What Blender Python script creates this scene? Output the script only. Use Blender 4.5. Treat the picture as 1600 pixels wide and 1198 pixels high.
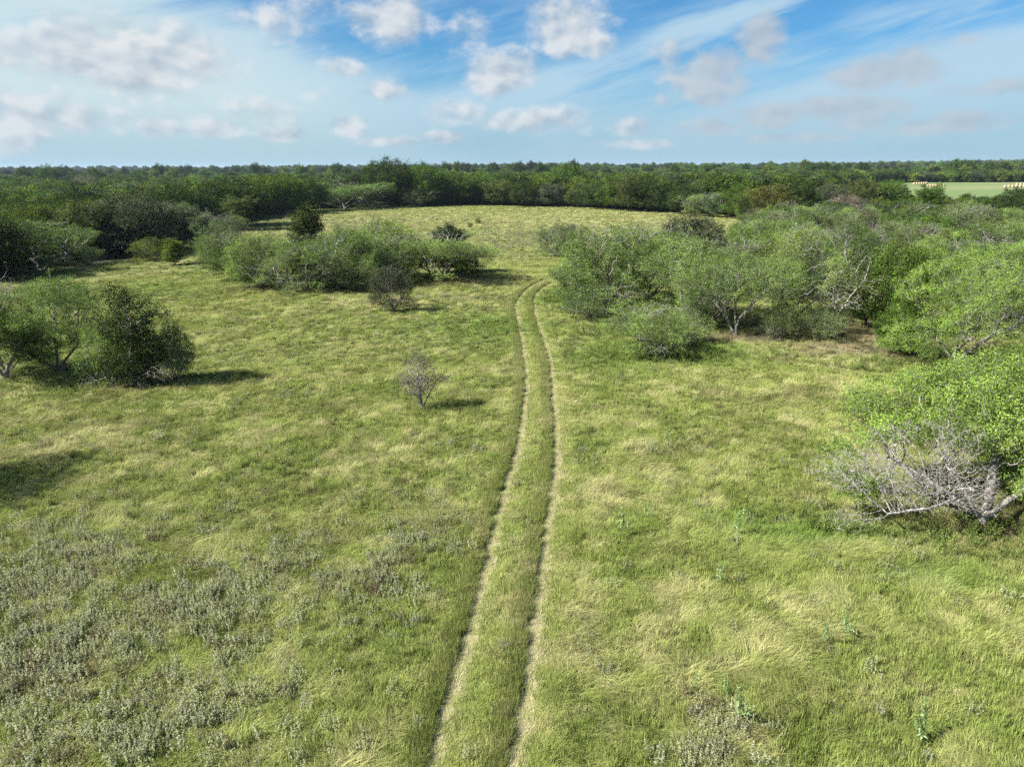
import bpy, math, numpy as np
from mathutils import Matrix
for o in list(bpy.data.objects): bpy.data.objects.remove(o, do_unlink=True)
SC = bpy.context.scene
COL = SC.collection
R = math.radians

# ------------------------------------------------------------------ camera
CAM_H = 12.0; PITCH = 17.02; ROLL = -0.39; HFOV = 72.0
cam_d = bpy.data.cameras.new('camera'); cam = bpy.data.objects.new('camera', cam_d); COL.objects.link(cam)
cam_d.sensor_width = 36.0; cam_d.lens = 18.0 / math.tan(R(HFOV / 2)); cam_d.clip_start = 0.2; cam_d.clip_end = 40000
cam.matrix_world = Matrix.Translation((0, 0, CAM_H)) @ Matrix.Rotation(R(90 - PITCH), 4, 'X') @ Matrix.Rotation(R(ROLL), 4, 'Z')
SC.camera = cam
CM = np.array(cam.matrix_world)[:3, :3]
FPX = 800.0 / math.tan(R(HFOV / 2))

# ------------------------------------------------------------------ sun, exposure
SUN_EL = 40.0
SUN_AZ = math.degrees(math.atan2(-0.97, -0.25))        # the sun stands to the left, slightly behind the camera
sun_d = bpy.data.lights.new('sun', 'SUN'); sun = bpy.data.objects.new('sun', sun_d); COL.objects.link(sun)
sun_d.energy = 4.8; sun_d.angle = R(0.53); sun_d.color = (1.0, 0.955, 0.88)
sd = np.array([math.sin(R(SUN_AZ)) * math.cos(R(SUN_EL)), math.cos(R(SUN_AZ)) * math.cos(R(SUN_EL)), math.sin(R(SUN_EL))])
from mathutils import Vector
sun.rotation_euler = Vector(sd).to_track_quat('Z', 'Y').to_euler()
SC.view_settings.view_transform = 'Standard'; SC.view_settings.look = 'None'
SC.view_settings.gamma = 1.0; SC.view_settings.use_curve_mapping = False
SC.view_settings.exposure = 1.75
SKY_STRENGTH = 0.05
SC.cycles.max_bounces = 5; SC.cycles.diffuse_bounces = 3; SC.cycles.glossy_bounces = 1
SC.cycles.transmission_bounces = 3; SC.cycles.transparent_max_bounces = 4; SC.cycles.volume_bounces = 0
SC.cycles.caustics_reflective = False; SC.cycles.caustics_refractive = False
SC.cycles.use_denoising = False
SC.cycles.use_adaptive_sampling = True; SC.cycles.adaptive_threshold = 0.02

# ------------------------------------------------------------------ node helper
class G:
    def __init__(s, nt): s.nt = nt
    def n(s, t, **k):
        x = s.nt.nodes.new(t)
        for a, b in k.items(): setattr(x, a, b)
        return x
    def put(s, sock, v):
        if isinstance(v, (int, float)): sock.default_value = v
        elif isinstance(v, (tuple, list)):
            if len(sock.default_value) == 4 and len(v) == 3: v = tuple(v) + (1,)
            sock.default_value = v
        else: s.nt.links.new(v, sock)
    def m(s, op, a, b=None, c=None, clamp=False):
        x = s.n('ShaderNodeMath', operation=op, use_clamp=clamp)
        s.put(x.inputs[0], a)
        if b is not None: s.put(x.inputs[1], b)
        if c is not None: s.put(x.inputs[2], c)
        return x.outputs[0]
    def mix(s, f, a, b, t='MIX'):
        x = s.n('ShaderNodeMix', data_type='RGBA', blend_type=t)
        s.put(x.inputs[0], f); s.put(x.inputs[6], a); s.put(x.inputs[7], b)
        return x.outputs[2]
    def ss(s, v, a, b, lo=0.0, hi=1.0):
        x = s.n('ShaderNodeMapRange', interpolation_type='SMOOTHSTEP')
        s.put(x.inputs[0], v); s.put(x.inputs[1], a); s.put(x.inputs[2], b); s.put(x.inputs[3], lo); s.put(x.inputs[4], hi)
        return x.outputs[0]
    def xyz(s, a, b, c):
        x = s.n('ShaderNodeCombineXYZ'); s.put(x.inputs[0], a); s.put(x.inputs[1], b); s.put(x.inputs[2], c)
        return x.outputs[0]
    def noise(s, v, scale, detail=4, rough=0.55, dist=0.0):
        x = s.n('ShaderNodeTexNoise'); s.put(x.inputs['Vector'], v)
        x.inputs['Scale'].default_value = scale; x.inputs['Detail'].default_value = detail
        x.inputs['Roughness'].default_value = rough; x.inputs['Distortion'].default_value = dist
        return x.outputs['Fac']

def ray(px, py):
    d = CM @ np.array([(px - 800) / FPX, -(py - 599) / FPX, -1.0])
    return d / np.linalg.norm(d)
def sky_uv(px, py):
    d = ray(px, py)
    return math.degrees(math.atan2(d[0], d[1])), math.degrees(math.asin(d[2]))

# ------------------------------------------------------------------ world: clear sky with cirrus and fair-weather cumulus
W = bpy.data.worlds.new('World'); SC.world = W; W.cycles.sampling_method = 'NONE'; W.use_nodes = True
W.node_tree.nodes.clear(); g = G(W.node_tree)
sky = g.n('ShaderNodeTexSky', sky_type='NISHITA', sun_disc=False)
sky.sun_elevation = R(SUN_EL); sky.sun_rotation = R(SUN_AZ)
sky.altitude = 100; sky.air_density = 1.0; sky.dust_density = 0.4; sky.ozone_density = 3.0
base = g.mix(1.0, sky.outputs[0], (0.28, 0.58, 0.765), 'MULTIPLY')
tc = g.n('ShaderNodeTexCoord'); sp = g.n('ShaderNodeSeparateXYZ'); g.put(sp.inputs[0], tc.outputs['Generated'])
u = g.m('MULTIPLY', g.m('ARCTAN2', sp.outputs[0], sp.outputs[1]), 57.2958)
v = g.m('MULTIPLY', g.m('ARCSINE', sp.outputs[2]), 57.2958)
# cirrus: long streaks, climbing to the right
ca, sa = math.cos(R(13)), math.sin(R(13))
al = g.m('ADD', g.m('MULTIPLY', u, ca), g.m('MULTIPLY', v, sa))
ac = g.m('SUBTRACT', g.m('MULTIPLY', v, ca), g.m('MULTIPLY', u, sa))
cv = g.xyz(g.m('MULTIPLY', al, 0.055), g.m('MULTIPLY', ac, 0.30), 0.0)
c1 = g.noise(cv, 1.0, 5, 0.6)
cv2 = g.xyz(g.m('MULTIPLY', al, 0.13), g.m('MULTIPLY', ac, 1.0), 4.0)
c2 = g.noise(cv2, 1.0, 5, 0.62)
veil = g.ss(g.m('ADD', u, g.m('MULTIPLY', v, 1.35)), 3.0, -16.0)             # a broad veil over the sky on the sun's side
veil2 = g.ss(v, 11.0, 2.0)
cir = g.m('ADD', g.m('MULTIPLY', c1, 0.75), g.m('MULTIPLY', c2, 0.35))
cir = g.m('ADD', cir, g.m('ADD', g.m('MULTIPLY', veil, 0.36), g.m('MULTIPLY', veil2, 0.13)))
STREAKS = [(640, 190, 1250, -5, .55, .16), (950, 270, 1640, 70, .75, .16), (1000, 62, 1250, 0, .35, .16), (300, 60, 640, 170, 1.0, .10), (1300, 40, 1640, -20, .4, .14), (820, 250, 1640, 120, 1.3, .12), (1150, 190, 1640, 60, .7, .12), (560, 200, 900, 150, .8, .10)]
for (x0, y0, x1, y1, wd, st) in STREAKS:
    a0, b0 = sky_uv(x0, y0); a1, b1 = sky_uv(x1, y1); L = math.hypot(a1 - a0, b1 - b0); dx, dy = (a1 - a0) / L, (b1 - b0) / L
    s_ = g.m('MULTIPLY_ADD', u, dx, g.m('MULTIPLY_ADD', v, dy, -a0 * dx - b0 * dy))
    t_ = g.m('MULTIPLY_ADD', v, dx, g.m('MULTIPLY_ADD', u, -dy, a0 * dy - b0 * dx))
    t_ = g.m('ADD', t_, g.m('MULTIPLY', g.m('SUBTRACT', c2, 0.5), 2.2))
    w_ = g.m('MULTIPLY', g.ss(g.m('ABSOLUTE', t_), wd * 3.2, 0.0), g.m('MULTIPLY', g.ss(s_, -1.5, 3.0), g.ss(s_, L + 2.0, L - 2.0)))
    cir = g.m('ADD', cir, g.m('MULTIPLY', w_, st * 1.35))
cira = g.ss(cir, 0.46, 0.90, 0.0, 0.92)
CW = 1.0 / (2 ** SC.view_settings.exposure)
def lit(c): return tuple(x * CW / SKY_STRENGTH for x in c)
circ = g.mix(veil, lit((0.48, 0.68, 0.83)), lit((0.65, 0.80, 0.83)))
base = g.mix(g.ss(v, 9.0, -1.0, 0.0, 0.9), base, lit((0.36, 0.55, 0.68)))
circ = g.mix(g.ss(v, 6.0, 0.0, 0.0, 0.85), circ, lit((0.37, 0.565, 0.67)))
out = g.mix(cira, base, circ)
# cumulus: puffs at their places in the sky plus scattered ones everywhere
def cum(du, dv, det=7):
    uu = g.m('ADD', u, du); vv = g.m('ADD', v, dv)
    return g.noise(g.xyz(uu, g.m('MULTIPLY', vv, 1.45), 7.3), 0.36, det, 0.60)
n0 = cum(0, 0); m0 = cum(0, 0, 2.5); n1 = cum(-0.55, 0.60, 2.5)
PUFF = [(612, 32, 62, 40, 1.0), (735, 58, 34, 30, .55), (893, 40, 62, 46, 1.0), (935, 68, 30, 22, .8), (785, 118, 64, 36, .95), (1195, 62, 36, 32, .8),
        (1060, 92, 40, 34, .6), (1105, 118, 65, 36, 1.0), (1108, 152, 30, 16, .6), (1370, 115, 75, 24, 1.0), (1410, 95, 30, 18, .6), (460, 30, 70, 34, .45),
        (205, 92, 140, 55, 1.0), (290, 120, 70, 40, .6), (40, 85, 70, 25, .6), (130, 185, 60, 22, .8), (15, 190, 55, 40, .7), (480, 140, 36, 18, .5),
        (530, 108, 36, 14, .5), (600, 145, 40, 18, .5), (840, 190, 90, 22, .55), (720, 175, 50, 22, .5), (985, 200, 40, 14, .5), (1040, 158, 24, 12, .5),
        (1300, 172, 95, 20, .95), (1210, 182, 65, 18, .85), (1350, 190, 60, 14, .6), (1100, 200, 60, 14, .6), (540, 200, 30, 18, .7), (440, 210, 40, 12, .6),
        (340, 200, 46, 15, .6), (250, 200, 30, 14, .5), (360, 175, 90, 26, .45), (1560, 140, 60, 12, .5), (1540, 190, 70, 14, .55), (1500, 60, 30, 10, .3),
        (700, 215, 40, 10, .55), (1420, 200, 50, 12, .5), (1000, 225, 60, 8, .4), (620, 222, 60, 8, .4), (1250, 215, 70, 8, .45), (100, 155, 40, 14, .5)]
B = None; UV = g.xyz(u, v, 0.0)
for (x, y, rx, ry, s) in PUFF:
    a, b = sky_uv(x, y); k = 1.16 / (FPX * math.pi / 180)
    y_s = 0.28 if y > 185 else 0.0
    vm_ = g.n('ShaderNodeVectorMath', operation='MULTIPLY_ADD'); g.put(vm_.inputs[0], UV); vm_.inputs[1].default_value = (1 / (rx * k), 1 / (ry * k), 0); vm_.inputs[2].default_value = (-a / (rx * k), -b / (ry * k), 0)
    dt = g.n('ShaderNodeVectorMath', operation='DOT_PRODUCT'); g.put(dt.inputs[0], vm_.outputs[0]); g.put(dt.inputs[1], vm_.outputs[0])
    e = g.m('MULTIPLY_ADD', dt.outputs['Value'], -(s + y_s), s + y_s)
    B = e if B is None else g.m('MAXIMUM', B, e)
scat = g.noise(g.xyz(u, g.m('MULTIPLY', v, 2.2), 1.0), 0.10, 3, 0.5)
scat = g.m('MULTIPLY', g.m('SUBTRACT', scat, 0.60), 4.0)
outside = g.m('MAXIMUM', g.ss(g.m('ABSOLUTE', u), 38, 46), g.ss(v, 14, 18))
B = g.m('MAXIMUM', B, g.m('SUBTRACT', scat, g.m('MULTIPLY', g.m('SUBTRACT', 1.0, outside), 1.2)))
B = g.m('MAXIMUM', B, -0.9)
dens = g.m('ADD', B, g.m('MULTIPLY', g.m('SUBTRACT', n0, 0.50), 2.3))
ca_ = g.m('MULTIPLY', g.ss(dens, 0.0, 0.95), g.ss(v, 0.2, 1.8, 0.35, 0.92))
rel = g.m('ADD', 0.58, g.m('ADD', g.m('MULTIPLY', g.m('SUBTRACT', m0, n1), 3.2), g.m('MULTIPLY', g.m('SUBTRACT', n0, m0), 0.9)), clamp=True)
rel = g.m('MULTIPLY', rel, g.ss(u, 6.0, 16.0, 1.0, 0.3))
near_h = g.ss(v, 7.0, 2.0)
rel = g.m('MULTIPLY', rel, g.ss(dens, 2.0, 0.4, 0.72, 1.0))
cc = g.mix(rel, lit((0.42, 0.51, 0.61)), lit((0.80, 0.83, 0.85)))
cc = g.mix(g.m('MULTIPLY', near_h, 0.15), cc, lit((0.43, 0.61, 0.70)))
out = g.mix(ca_, out, cc)
bg = g.n('ShaderNodeBackground'); g.put(bg.inputs[0], out); bg.inputs[1].default_value = SKY_STRENGTH
wo = g.n('ShaderNodeOutputWorld'); g.put(wo.inputs[0], bg.outputs[0])

# ------------------------------------------------------------------ terrain
rng = np.random.default_rng(7)
_H = rng.random((256, 256))
def vnoise(x, y):
    x = np.asarray(x, float); y = np.asarray(y, float)
    xi = np.floor(x).astype(int); yi = np.floor(y).astype(int); fx = x - xi; fy = y - yi
    fx = fx * fx * (3 - 2 * fx); fy = fy * fy * (3 - 2 * fy)
    q = lambda a, b: _H[a & 255, b & 255]
    return (q(xi, yi) * (1 - fx) + q(xi + 1, yi) * fx) * (1 - fy) + (q(xi, yi + 1) * (1 - fx) + q(xi + 1, yi + 1) * fx) * fy
def fbm(x, y, o=4):
    s = 0; a = 0.5; t = 0
    for i in range(o):
        s = s + a * vnoise(x * 2 ** i + 17.3 * i, y * 2 ** i + 9.1 * i); t += a; a *= 0.5
    return s / t
def sst(x, a, b):
    t = np.clip((np.asarray(x, float) - a) / (b - a), 0, 1); return t * t * (3 - 2 * t)
def hgt(x, y):
    x = np.asarray(x, float); y = np.asarray(y, float); r = np.hypot(x, y)
    h = 0.7 * (fbm(x / 38 + 3, y / 38 + 8, 2) - 0.5) * sst(r, 8, 40)
    h = h - 1.4 * sst(-x, 50, 140)
    h = h + sst(r, 800, 3000) * (8 + 16 * (fbm(x / 900 + 5, y / 900 + 2, 3) - 0.45))
    return h
def at(px, py):
    d = ray(px, py); z = 0.0
    for i in range(8):
        t = (z - CAM_H) / d[2]; p = d * t; z = float(hgt(p[0], p[1]))
    return np.array([p[0], p[1], z])

def poly_px(pts):
    return np.array([at(*p)[:2] for p in pts])
def inside(P, x, y):
    x = np.asarray(x); y = np.asarray(y); c = np.zeros(x.shape, bool); n = len(P)
    for i in range(n):
        x0, y0 = P[i]; x1, y1 = P[(i + 1) % n]
        k = (y0 > y) != (y1 > y)
        with np.errstate(divide='ignore', invalid='ignore'):
            c ^= k & (x < (x1 - x0) * (y - y0) / (y1 - y0 + 1e-12) + x0)
    return c
FIELD = poly_px([(-300, 470), (-100, 442), (0, 436), (130, 418), (205, 404), (280, 390), (285, 361), (320, 353), (395, 348), (405, 338), (440, 331), (500, 326),
                 (600, 322), (700, 320), (850, 322), (1000, 328), (1070, 333), (1130, 336), (1165, 345), (1150, 360), (1110, 385), (1020, 398), (930, 415), (890, 440),
                 (905, 490), (960, 555), (1080, 558), (1140, 533), (1300, 533), (1400, 570), (1750, 610), (1900, 1500), (-400, 1500)])
PASTURE = poly_px([(1205, 303), (1255, 297), (1380, 287), (1450, 286), (1660, 285), (1800, 286), (1800, 312), (1640, 320), (1480, 322), (1400, 318), (1300, 310)])

# ------------------------------------------------------------------ mesh helpers
def mesh_np(name, V, quads=None, tris=None, attrs=None, qmat=None, tmat=None, smooth=False):
    me = bpy.data.meshes.new(name)
    V = np.asarray(V, np.float32)
    q = np.zeros((0, 4), np.int32) if quads is None else np.asarray(quads, np.int32).reshape(-1, 4)
    t = np.zeros((0, 3), np.int32) if tris is None else np.asarray(tris, np.int32).reshape(-1, 3)
    me.vertices.add(len(V)); me.vertices.foreach_set('co', V.ravel())
    me.loops.add(q.size + t.size); me.loops.foreach_set('vertex_index', np.concatenate([q.ravel(), t.ravel()]))
    me.polygons.add(len(q) + len(t))
    st = np.concatenate([np.arange(len(q)) * 4, q.size + np.arange(len(t)) * 3]).astype(np.int32)
    me.polygons.foreach_set('loop_start', st)
    if qmat is not None or tmat is not None:
        mi = np.concatenate([np.zeros(len(q), np.int32) if qmat is None else qmat, np.zeros(len(t), np.int32) if tmat is None else tmat]).astype(np.int32)
        me.polygons.foreach_set('material_index', mi)
    if smooth: me.polygons.foreach_set('use_smooth', np.ones(len(q) + len(t), bool))
    for k, a in (attrs or {}).items():
        if np.ndim(a) == 1:
            at_ = me.attributes.new(k, 'FLOAT', 'POINT'); at_.data.foreach_set('value', np.asarray(a, np.float32))
        elif a.shape[1] == 4:
            at_ = me.attributes.new(k, 'FLOAT_COLOR', 'POINT'); at_.data.foreach_set('color', np.asarray(a, np.float32).ravel())
        else:
            at_ = me.attributes.new(k, 'FLOAT_VECTOR', 'POINT'); at_.data.foreach_set('vector', np.asarray(a, np.float32).ravel())
    me.update(calc_edges=True)
    return me
def obj(name, me, mats=(), parent=None, loc=None, link=True):
    o = bpy.data.objects.new(name, me)
    for m_ in mats:
        if me is not None and m_.name not in [x.name for x in me.materials if x]: me.materials.append(m_)
    if parent is not None: o.parent = parent
    if loc is not None: o.location = loc
    if link: COL.objects.link(o)
    return o
def tag(o, label=None, cat=None, group=None, kind=None):
    if label: o['label'] = label
    if cat: o['category'] = cat
    if group: o['group'] = group
    if kind: o['kind'] = kind
    return o

# ------------------------------------------------------------------ materials
def new_mat(name):
    m_ = bpy.data.materials.new(name); m_.use_nodes = True; m_.node_tree.nodes.clear()
    return m_, G(m_.node_tree)
def finish(g, sh):
    o = g.n('ShaderNodeOutputMaterial'); g.put(o.inputs[0], sh)
def leafy(g, colr, trans=0.3, gloss=0.05, rough=0.5, tcol=None):
    d = g.n('ShaderNodeBsdfDiffuse'); g.put(d.inputs[0], colr)
    t = g.n('ShaderNodeBsdfTranslucent'); g.put(t.inputs[0], colr if tcol is None else tcol)
    a = g.n('ShaderNodeMixShader'); a.inputs[0].default_value = trans; g.put(a.inputs[1], d.outputs[0]); g.put(a.inputs[2], t.outputs[0])
    if gloss <= 0: return a.outputs[0]
    gl = g.n('ShaderNodeBsdfGlossy'); gl.inputs['Roughness'].default_value = rough; gl.inputs[0].default_value = (0.8, 0.85, 0.9, 1)
    b = g.n('ShaderNodeMixShader'); b.inputs[0].default_value = gloss; g.put(b.inputs[1], a.outputs[0]); g.put(b.inputs[2], gl.outputs[0])
    return b.outputs[0]
def leaf_mat(name, instanced=False, gloss=0.0):
    m_, g = new_mat(name)
    oi = g.n('ShaderNodeObjectInfo')
    va = g.n('ShaderNodeAttribute', attribute_name='var')
    if instanced:
        ia = g.n('ShaderNodeAttribute', attribute_name='tint', attribute_type='INSTANCER'); c = ia.outputs['Vector']
    else: c = oi.outputs['Color']
    f = g.m('ADD', 0.16, g.m('MULTIPLY', va.outputs['Fac'], 1.08))
    c = g.mix(1.0, c, g.xyz(f, f, g.m('MULTIPLY', f, 0.95)), 'MULTIPLY')
    c = g.mix(g.m('MULTIPLY', g.m('POWER', va.outputs['Fac'], 6.0), 0.22), c, g.mix(1.0, c, (1.9, 1.55, 0.8), 'MULTIPLY'))
    finish(g, leafy(g, c, 0.17, gloss, 0.5, g.mix(1.0, c, (1.15, 1.25, 0.7), 'MULTIPLY')))
    return m_
M_LEAF = leaf_mat('leaf_foliage'); M_LEAFI = leaf_mat('far_leaf_foliage', True)
def bark_mat(name, c0, c1, scale=6):
    m_, g = new_mat(name)
    tc = g.n('ShaderNodeTexCoord'); mp = g.n('ShaderNodeMapping'); mp.inputs['Scale'].default_value = (1, 1, 0.25); g.put(mp.inputs[0], tc.outputs['Object'])
    n_ = g.noise(mp.outputs[0], scale, 6, 0.65)
    c = g.mix(g.ss(n_, 0.35, 0.65), c0, c1)
    b = g.n('ShaderNodeBsdfPrincipled'); g.put(b.inputs['Base Color'], c); b.inputs['Roughness'].default_value = 0.95
    b.inputs['Specular IOR Level'].default_value = 0.15
    bu = g.n('ShaderNodeBump'); bu.inputs['Strength'].default_value = 0.6; bu.inputs['Distance'].default_value = 0.02; g.put(bu.inputs['Height'], n_); g.put(b.inputs['Normal'], bu.outputs[0])
    finish(g, b.outputs[0]); return m_
M_BARK = bark_mat('mesquite_bark', (0.085, 0.075, 0.068), (0.24, 0.22, 0.205))
M_OAKBARK = bark_mat('oak_bark', (0.045, 0.038, 0.03), (0.12, 0.10, 0.08))
M_TWIG = bark_mat('grey_twig', (0.13, 0.118, 0.108), (0.30, 0.28, 0.26), 9)
M_PALE = bark_mat('pale_mesquite_bark', (0.085, 0.075, 0.068), (0.29, 0.27, 0.25), 7)
M_DEAD = bark_mat('weathered_dead_wood', (0.14, 0.128, 0.118), (0.36, 0.34, 0.325), 9)

def tint_mat(name, trans=0.23, gloss=0.0, tipc=(1.35, 1.25, 1.25)):
    m_, g = new_mat(name)
    ia = g.n('ShaderNodeAttribute', attribute_name='tint', attribute_type='INSTANCER')
    t = g.n('ShaderNodeAttribute', attribute_name='along'); va = g.n('ShaderNodeAttribute', attribute_name='var')
    f = g.m('ADD', 0.62, g.m('MULTIPLY', va.outputs['Fac'], 0.76))
    c = g.mix(1.0, ia.outputs['Vector'], g.xyz(f, f, f), 'MULTIPLY')
    c = g.mix(t.outputs['Fac'], c, g.mix(1.0, c, tipc, 'MULTIPLY'))
    dry = g.m('MULTIPLY', g.ss(va.outputs['Fac'], 0.72, 0.9), 0.7)
    c = g.mix(dry, c, g.mix(0.5, c, (0.30, 0.27, 0.14), 'MIX'))
    finish(g, leafy(g, c, trans, gloss, 0.5)); return m_
M_GRASS = tint_mat('meadow_grass')
M_FORB = tint_mat('silvery_forb', 0.35, 0.0, (1.1, 1.1, 1.05))

# ------------------------------------------------------------------ ground sheet
def graded(lo, hi, fine, mid0, mid1, growth):
    a = list(np.arange(mid0, mid1 + fine / 2, fine)); s = fine; x = mid1
    while x < hi: s = min(s * growth, 260); x += s; a.append(x)
    s = fine; x = mid0; b = []
    while x > lo: s = min(s * growth, 260); x -= s; b.append(x)
    return np.array(b[::-1] + a)
gx = graded(-9000, 9000, 1.2, -45, 45, 1.07); gy = graded(-400, 14000, 1.2, 4, 110, 1.07)
X, Y = np.meshgrid(gx, gy); Z = hgt(X, Y)
nx, ny = len(gx), len(gy)
idx = np.arange(nx * ny).reshape(ny, nx)
gq = np.stack([idx[:-1, :-1], idx[:-1, 1:], idx[1:, 1:], idx[1:, :-1]], -1).reshape(-1, 4)
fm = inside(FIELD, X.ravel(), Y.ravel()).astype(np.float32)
def gpatch(lst, x, y):
    s = np.zeros(np.shape(x))
    for (px, py, rx, ry, a) in lst:      # patch centre and its reach in metres
        p = at(px, py); s = np.maximum(s, a * np.exp(-((x - p[0]) / rx) ** 2 - ((y - p[1]) / ry) ** 2))
    return s
BARE = [(1180, 528, 4.0, 1.6, .8), (1330, 545, 4.5, 2.0, .75), (1250, 510, 6, 3, .6), (1400, 530, 5, 5, .8), (60, 1055, 1.3, .8, .7), (1540, 830, 3.0, 1.6, .55), (480, 450, 8, 3, .5), (690, 440, 6, 3, .5), (200, 600, 2.5, 1.5, .7)]
bare = gpatch(BARE, X.ravel(), Y.ravel())
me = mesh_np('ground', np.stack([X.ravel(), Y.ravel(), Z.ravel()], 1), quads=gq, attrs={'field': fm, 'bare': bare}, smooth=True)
m_, g = new_mat('meadow_soil')
tc = g.n('ShaderNodeTexCoord'); P_ = tc.outputs['Object']
fa = g.n('ShaderNodeAttribute', attribute_name='field'); ba = g.n('ShaderNodeAttribute', attribute_name='bare')
n1_ = g.noise(P_, 0.12, 6, 0.6); n2_ = g.noise(P_, 3.5, 8, 0.7); n3_ = g.noise(P_, 14.0, 6, 0.7)
c = g.mix(g.ss(n1_, 0.35, 0.65), (0.105, 0.125, 0.042), (0.17, 0.165, 0.075))
c = g.mix(g.ss(n2_, 0.4, 0.7), c, (0.06, 0.075, 0.025))
c = g.mix(g.m('MULTIPLY', g.ss(n3_, 0.55, 0.75), 0.5), c, (0.26, 0.24, 0.12))
soil = g.mix(g.ss(n2_, 0.3, 0.7), (0.13, 0.10, 0.065), (0.28, 0.23, 0.17))
c = g.mix(g.m('MULTIPLY', ba.outputs['Fac'], g.ss(n3_, 0.3, 0.6)), c, soil)
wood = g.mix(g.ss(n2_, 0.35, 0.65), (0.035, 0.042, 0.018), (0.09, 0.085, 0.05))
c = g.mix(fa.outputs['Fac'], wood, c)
b = g.n('ShaderNodeBsdfPrincipled'); g.put(b.inputs['Base Color'], c); b.inputs['Roughness'].default_value = 1.0; b.inputs['Specular IOR Level'].default_value = 0.1
bu = g.n('ShaderNodeBump'); bu.inputs['Strength'].default_value = 0.9; bu.inputs['Distance'].default_value = 0.15; g.put(bu.inputs['Height'], n2_); g.put(b.inputs['Normal'], bu.outputs[0])
finish(g, b.outputs[0])
tag(obj('ground', me, [m_]), 'rough meadow ground running out to the wooded horizon', kind='structure')

# far mown pasture
bb = PASTURE.min(0), PASTURE.max(0)
def sheet_poly(P, dz, nx_=60, ny_=60):
    xs = np.linspace(P[:, 0].min(), P[:, 0].max(), nx_); ys = np.linspace(P[:, 1].min(), P[:, 1].max(), ny_)
    xx, yy = np.meshgrid(xs, ys); ii = np.arange(nx_ * ny_).reshape(ny_, nx_)
    q = np.stack([ii[:-1, :-1], ii[:-1, 1:], ii[1:, 1:], ii[1:, :-1]], -1).reshape(-1, 4)
    cx = xx.ravel()[q].mean(1); cy = yy.ravel()[q].mean(1)
    q = q[inside(P, cx, cy)]
    u_, inv = np.unique(q.ravel(), return_inverse=True)
    vx, vy = xx.ravel()[u_], yy.ravel()[u_]
    return mesh_np('pasture', np.stack([vx, vy, hgt(vx, vy) + dz], 1), quads=inv.reshape(-1, 4), smooth=True)
m_, g = new_mat('pasture_turf')
tc = g.n('ShaderNodeTexCoord'); n_ = g.noise(tc.outputs['Object'], 0.012, 5, 0.6); nb = g.noise(tc.outputs['Object'], 0.25, 5, 0.7)
c = g.mix(g.ss(n_, 0.4, 0.62), (0.090, 0.135, 0.034), (0.14, 0.155, 0.056)); c = g.mix(g.ss(nb, 0.3, 0.8), c, g.mix(1.0, c, (0.75, 0.8, 0.7), 'MULTIPLY'))
b = g.n('ShaderNodeBsdfPrincipled'); g.put(b.inputs['Base Color'], c); b.inputs['Roughness'].default_value = 1.0
finish(g, b.outputs[0])
tag(obj('pasture_field', sheet_poly(PASTURE, 0.35), [m_]), 'smooth light green mown pasture beyond the wood', kind='structure')

# wheel ruts: two shallow strips worn through the grass
LR = [(672, 1240), (682, 1176), (715, 1068), (742, 973), (763, 889), (783, 798), (798, 745), (808, 718), (816, 675), (821, 638), (824, 605), (823, 580), (816, 530), (810, 502), (806, 480), (811, 468), (824, 452), (838, 444), (850, 439)]
RR = [(802, 1240), (808, 1186), (820, 1119), (834, 1017), (847, 909), (859, 815), (868, 760), (871, 718), (870, 670), (867, 630), (861, 565), (853, 538), (843, 513), (836, 488), (834, 468), (841, 457), (851, 449), (862, 444)]
def smooth_line(pts, n=160):
    W_ = np.array([at(*p)[:2] for p in pts])
    d = np.r_[0, np.cumsum(np.linalg.norm(np.diff(W_, axis=0), axis=1))]; s = np.linspace(0, d[-1], n)
    w = np.stack([np.interp(s, d, W_[:, 0]), np.interp(s, d, W_[:, 1])], 1)
    for k in range(6): w[1:-1] = 0.25 * w[:-2] + 0.5 * w[1:-1] + 0.25 * w[2:]
    return w
RUTS = [smooth_line(LR), smooth_line(RR)]
def seg_dist(L, x, y):
    # signed distance (negative on the line's left) to the polyline
    best = np.full(np.shape(x), 1e9); sg = np.zeros(np.shape(x)); yaw = np.zeros(np.shape(x))
    for i in range(len(L) - 1):
        a = L[i]; d = L[i + 1] - a; l2 = d @ d
        t = np.clip(((x - a[0]) * d[0] + (y - a[1]) * d[1]) / l2, 0, 1)
        ex = x - a[0] - t * d[0]; ey = y - a[1] - t * d[1]; q = ex * ex + ey * ey
        k = q < best; best = np.where(k, q, best); sg = np.where(k, np.sign(ex * d[1] - ey * d[0]), sg); yaw = np.where(k, math.atan2(d[1], d[0]), yaw)
    return np.sqrt(best), sg, yaw
m_, g = new_mat('trodden_straw')
tc = g.n('ShaderNodeTexCoord'); n_ = g.noise(tc.outputs['Object'], 9.0, 7, 0.7); nb = g.noise(tc.outputs['Object'], 1.2, 4, 0.6)
c = g.mix(g.ss(n_, 0.35, 0.65), (0.19, 0.185, 0.085), (0.37, 0.35, 0.20)); c = g.mix(g.ss(nb, 0.55, 0.85, 0, .5), c, (0.16, 0.17, 0.07))
b = g.n('ShaderNodeBsdfPrincipled'); g.put(b.inputs['Base Color'], c); b.inputs['Roughness'].default_value = 1.0
bu = g.n('ShaderNodeBump'); bu.inputs['Distance'].default_value = 0.03; g.put(bu.inputs['Height'], n_); g.put(b.inputs['Normal'], bu.outputs[0])
finish(g, b.outputs[0]); M_STRAW = m_
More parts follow.
